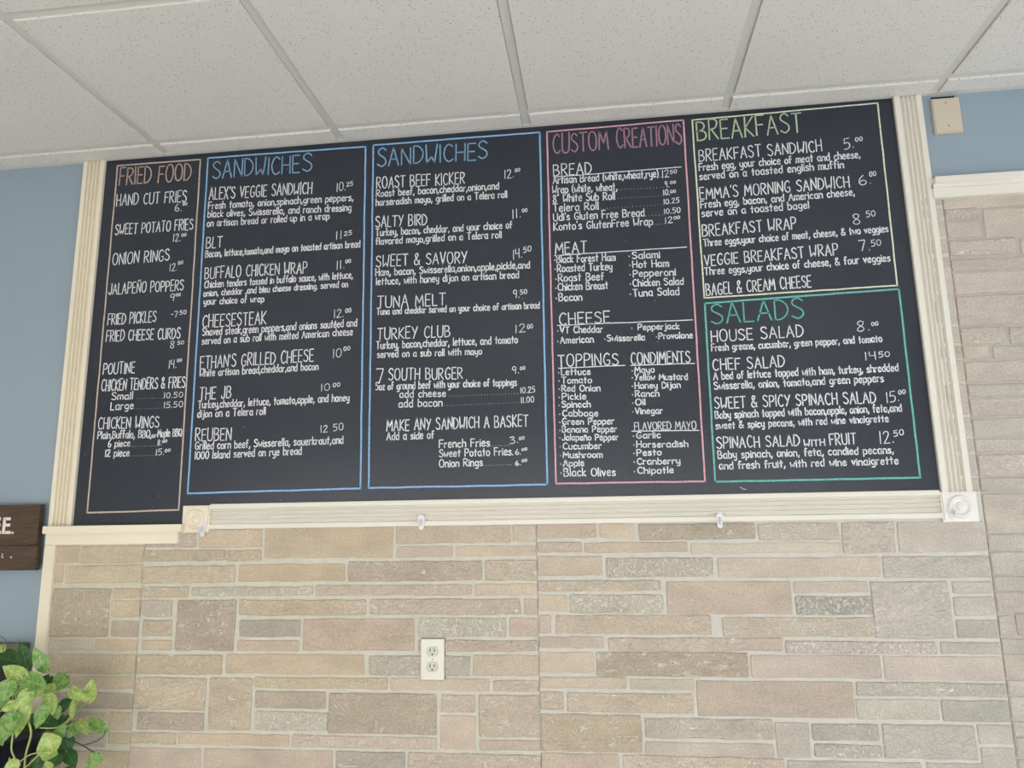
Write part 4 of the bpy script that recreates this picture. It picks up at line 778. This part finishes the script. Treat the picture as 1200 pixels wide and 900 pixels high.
for at, tp, w, m, d in leaves:
    leaf(at, tp, w, m, d, d-rl.uniform(-.02, .03), rl.uniform(-.45, .45), rl.uniform(.15, .4), rl.uniform(.05, .3))
for k in range(26):                                  # the part of the plant beyond the left edge of the view
    x, y = rl.uniform(-420, -40), rl.uniform(120, 900); a = rl.uniform(0, 6.28); l = rl.uniform(90, 150)
    leaf((x, y), (x+l*math.cos(a), y+l*math.sin(a)), rl.uniform(80, 115), rl.choice((LL, LM, LM, LD)), -.2-rl.uniform(-.06, .06), -.22, rl.uniform(-.5, .5))
def stem(pts, d, r, m='stem'):
    bm = bmesh.new(); n = len(pts); q = [Q(p[0], p[1], d if not isinstance(d, tuple) else d[0]+(d[1]-d[0])*i/(n-1)) for i, p in enumerate(pts)]
    tube(bm, spline(q, 4), r, 6); reparent(fin('stem', bm, m, None, True), plant)
for pts, d, r, m in [([(190,600),(205,680),(168,820),(160,960)],-.24,.0026,'stem'),([(92,640),(75,775),(100,850),(95,960)],-.25,.0022,'stem'),([(262,636),(380,632),(460,572),(492,500),(492,452)],(-.24,-.18),.0018,'stem'),
 ([(345,700),(425,637),(520,592)],(-.22,-.16),.0016,'stem'),([(430,620),(520,520),(578,462)],(-.16,-.16),.0015,'stem'),([(150,320),(125,400),(75,470),(60,960)],-.22,.0018,'stem'),([(140,330),(100,440),(90,600)],-.23,.0016,'stem'),
 ([(380,690),(460,715),(545,752),(610,792),(655,806)],(-.15,-.16),.0018,'stem_dark'),([(545,752),(640,722),(690,680),(690,650)],-.14,.0014,'stem_dark'),([(100,890),(200,812),(335,795)],-.27,.0016,'stem'),([(160,905),(250,820),(285,792)],-.27,.0015,'stem'),
 ([(95,505),(180,480),(230,435),(322,412)],-.25,.0016,'stem'),([(0,530),(60,470),(112,478)],-.26,.0015,'stem'),([(290,712),(330,705),(352,684)],-.24,.0013,'stem'),([(180,245),(150,320),(130,500)],-.21,.0016,'stem'),([(385,400),(432,292)],-.18,.0013,'stem'),
 ([(20,120),(35,60),(0,30)],-.2,.0009,'stem_dark'),([(300,255),(230,360),(190,600)],-.21,.0016,'stem'),([(380,690),(250,800),(160,960)],(-.15,-.2),.0018,'stem_dark')]:
    stem(pts, d, r, m)
# pot, soil and the pedestal under the picture edge
def lathe_z(name, prof, c, m, seg=28):
    bm = bmesh.new(); rings = []
    for r, z in prof:
        rings.append([bm.verts.new((c.x+r*math.cos(k*2*math.pi/seg), c.y+r*math.sin(k*2*math.pi/seg), z)) for k in range(seg)])
    for a, b2 in zip(rings, rings[1:]):
        for k in range(seg): bm.faces.new((a[k], a[(k+1) % seg], b2[(k+1) % seg], b2[k]))
    bm.faces.new(rings[0]); bm.faces.new(rings[-1]); return fin(name, bm, m, None, True)
pcx = Q(-30, 800, -.17); zt = Q(0, 640, -.17).z
cc = Vector((pcx.x, -.165, 0)); zbp = zt-.17
pot = reparent(lathe_z('pot', [(.075, zbp), (.09, zbp+.05), (.112, zt-.02), (.118, zt-.018), (.118, zt), (.108, zt), (.104, zt-.02)], cc, 'pot'), plant)
reparent(lathe_z('soil', [(.100, zt-.028), (.102, zt-.020), (.09, zt-.016)], cc, 'soil'), plant)
tag(plant, 'trailing pothos with heart-shaped green and yellow-green leaves at lower left', 'plant')
ped = empty('plant_pedestal', (cc.x, cc.y, 0))
for nm, a in (('top', (.14, zbp-.025, zbp)), ('column', (.06, .03, zbp-.025)), ('foot', (.13, 0, .03))):
    reparent(box(nm, cc.x-a[0], cc.x+a[0], cc.y-min(a[0], .13), cc.y+min(a[0], .13), a[1], a[2], 'wood', None, .003), ped)
tag(ped, 'dark wooden pedestal under the trailing plant, below the picture edge', 'plant stand')
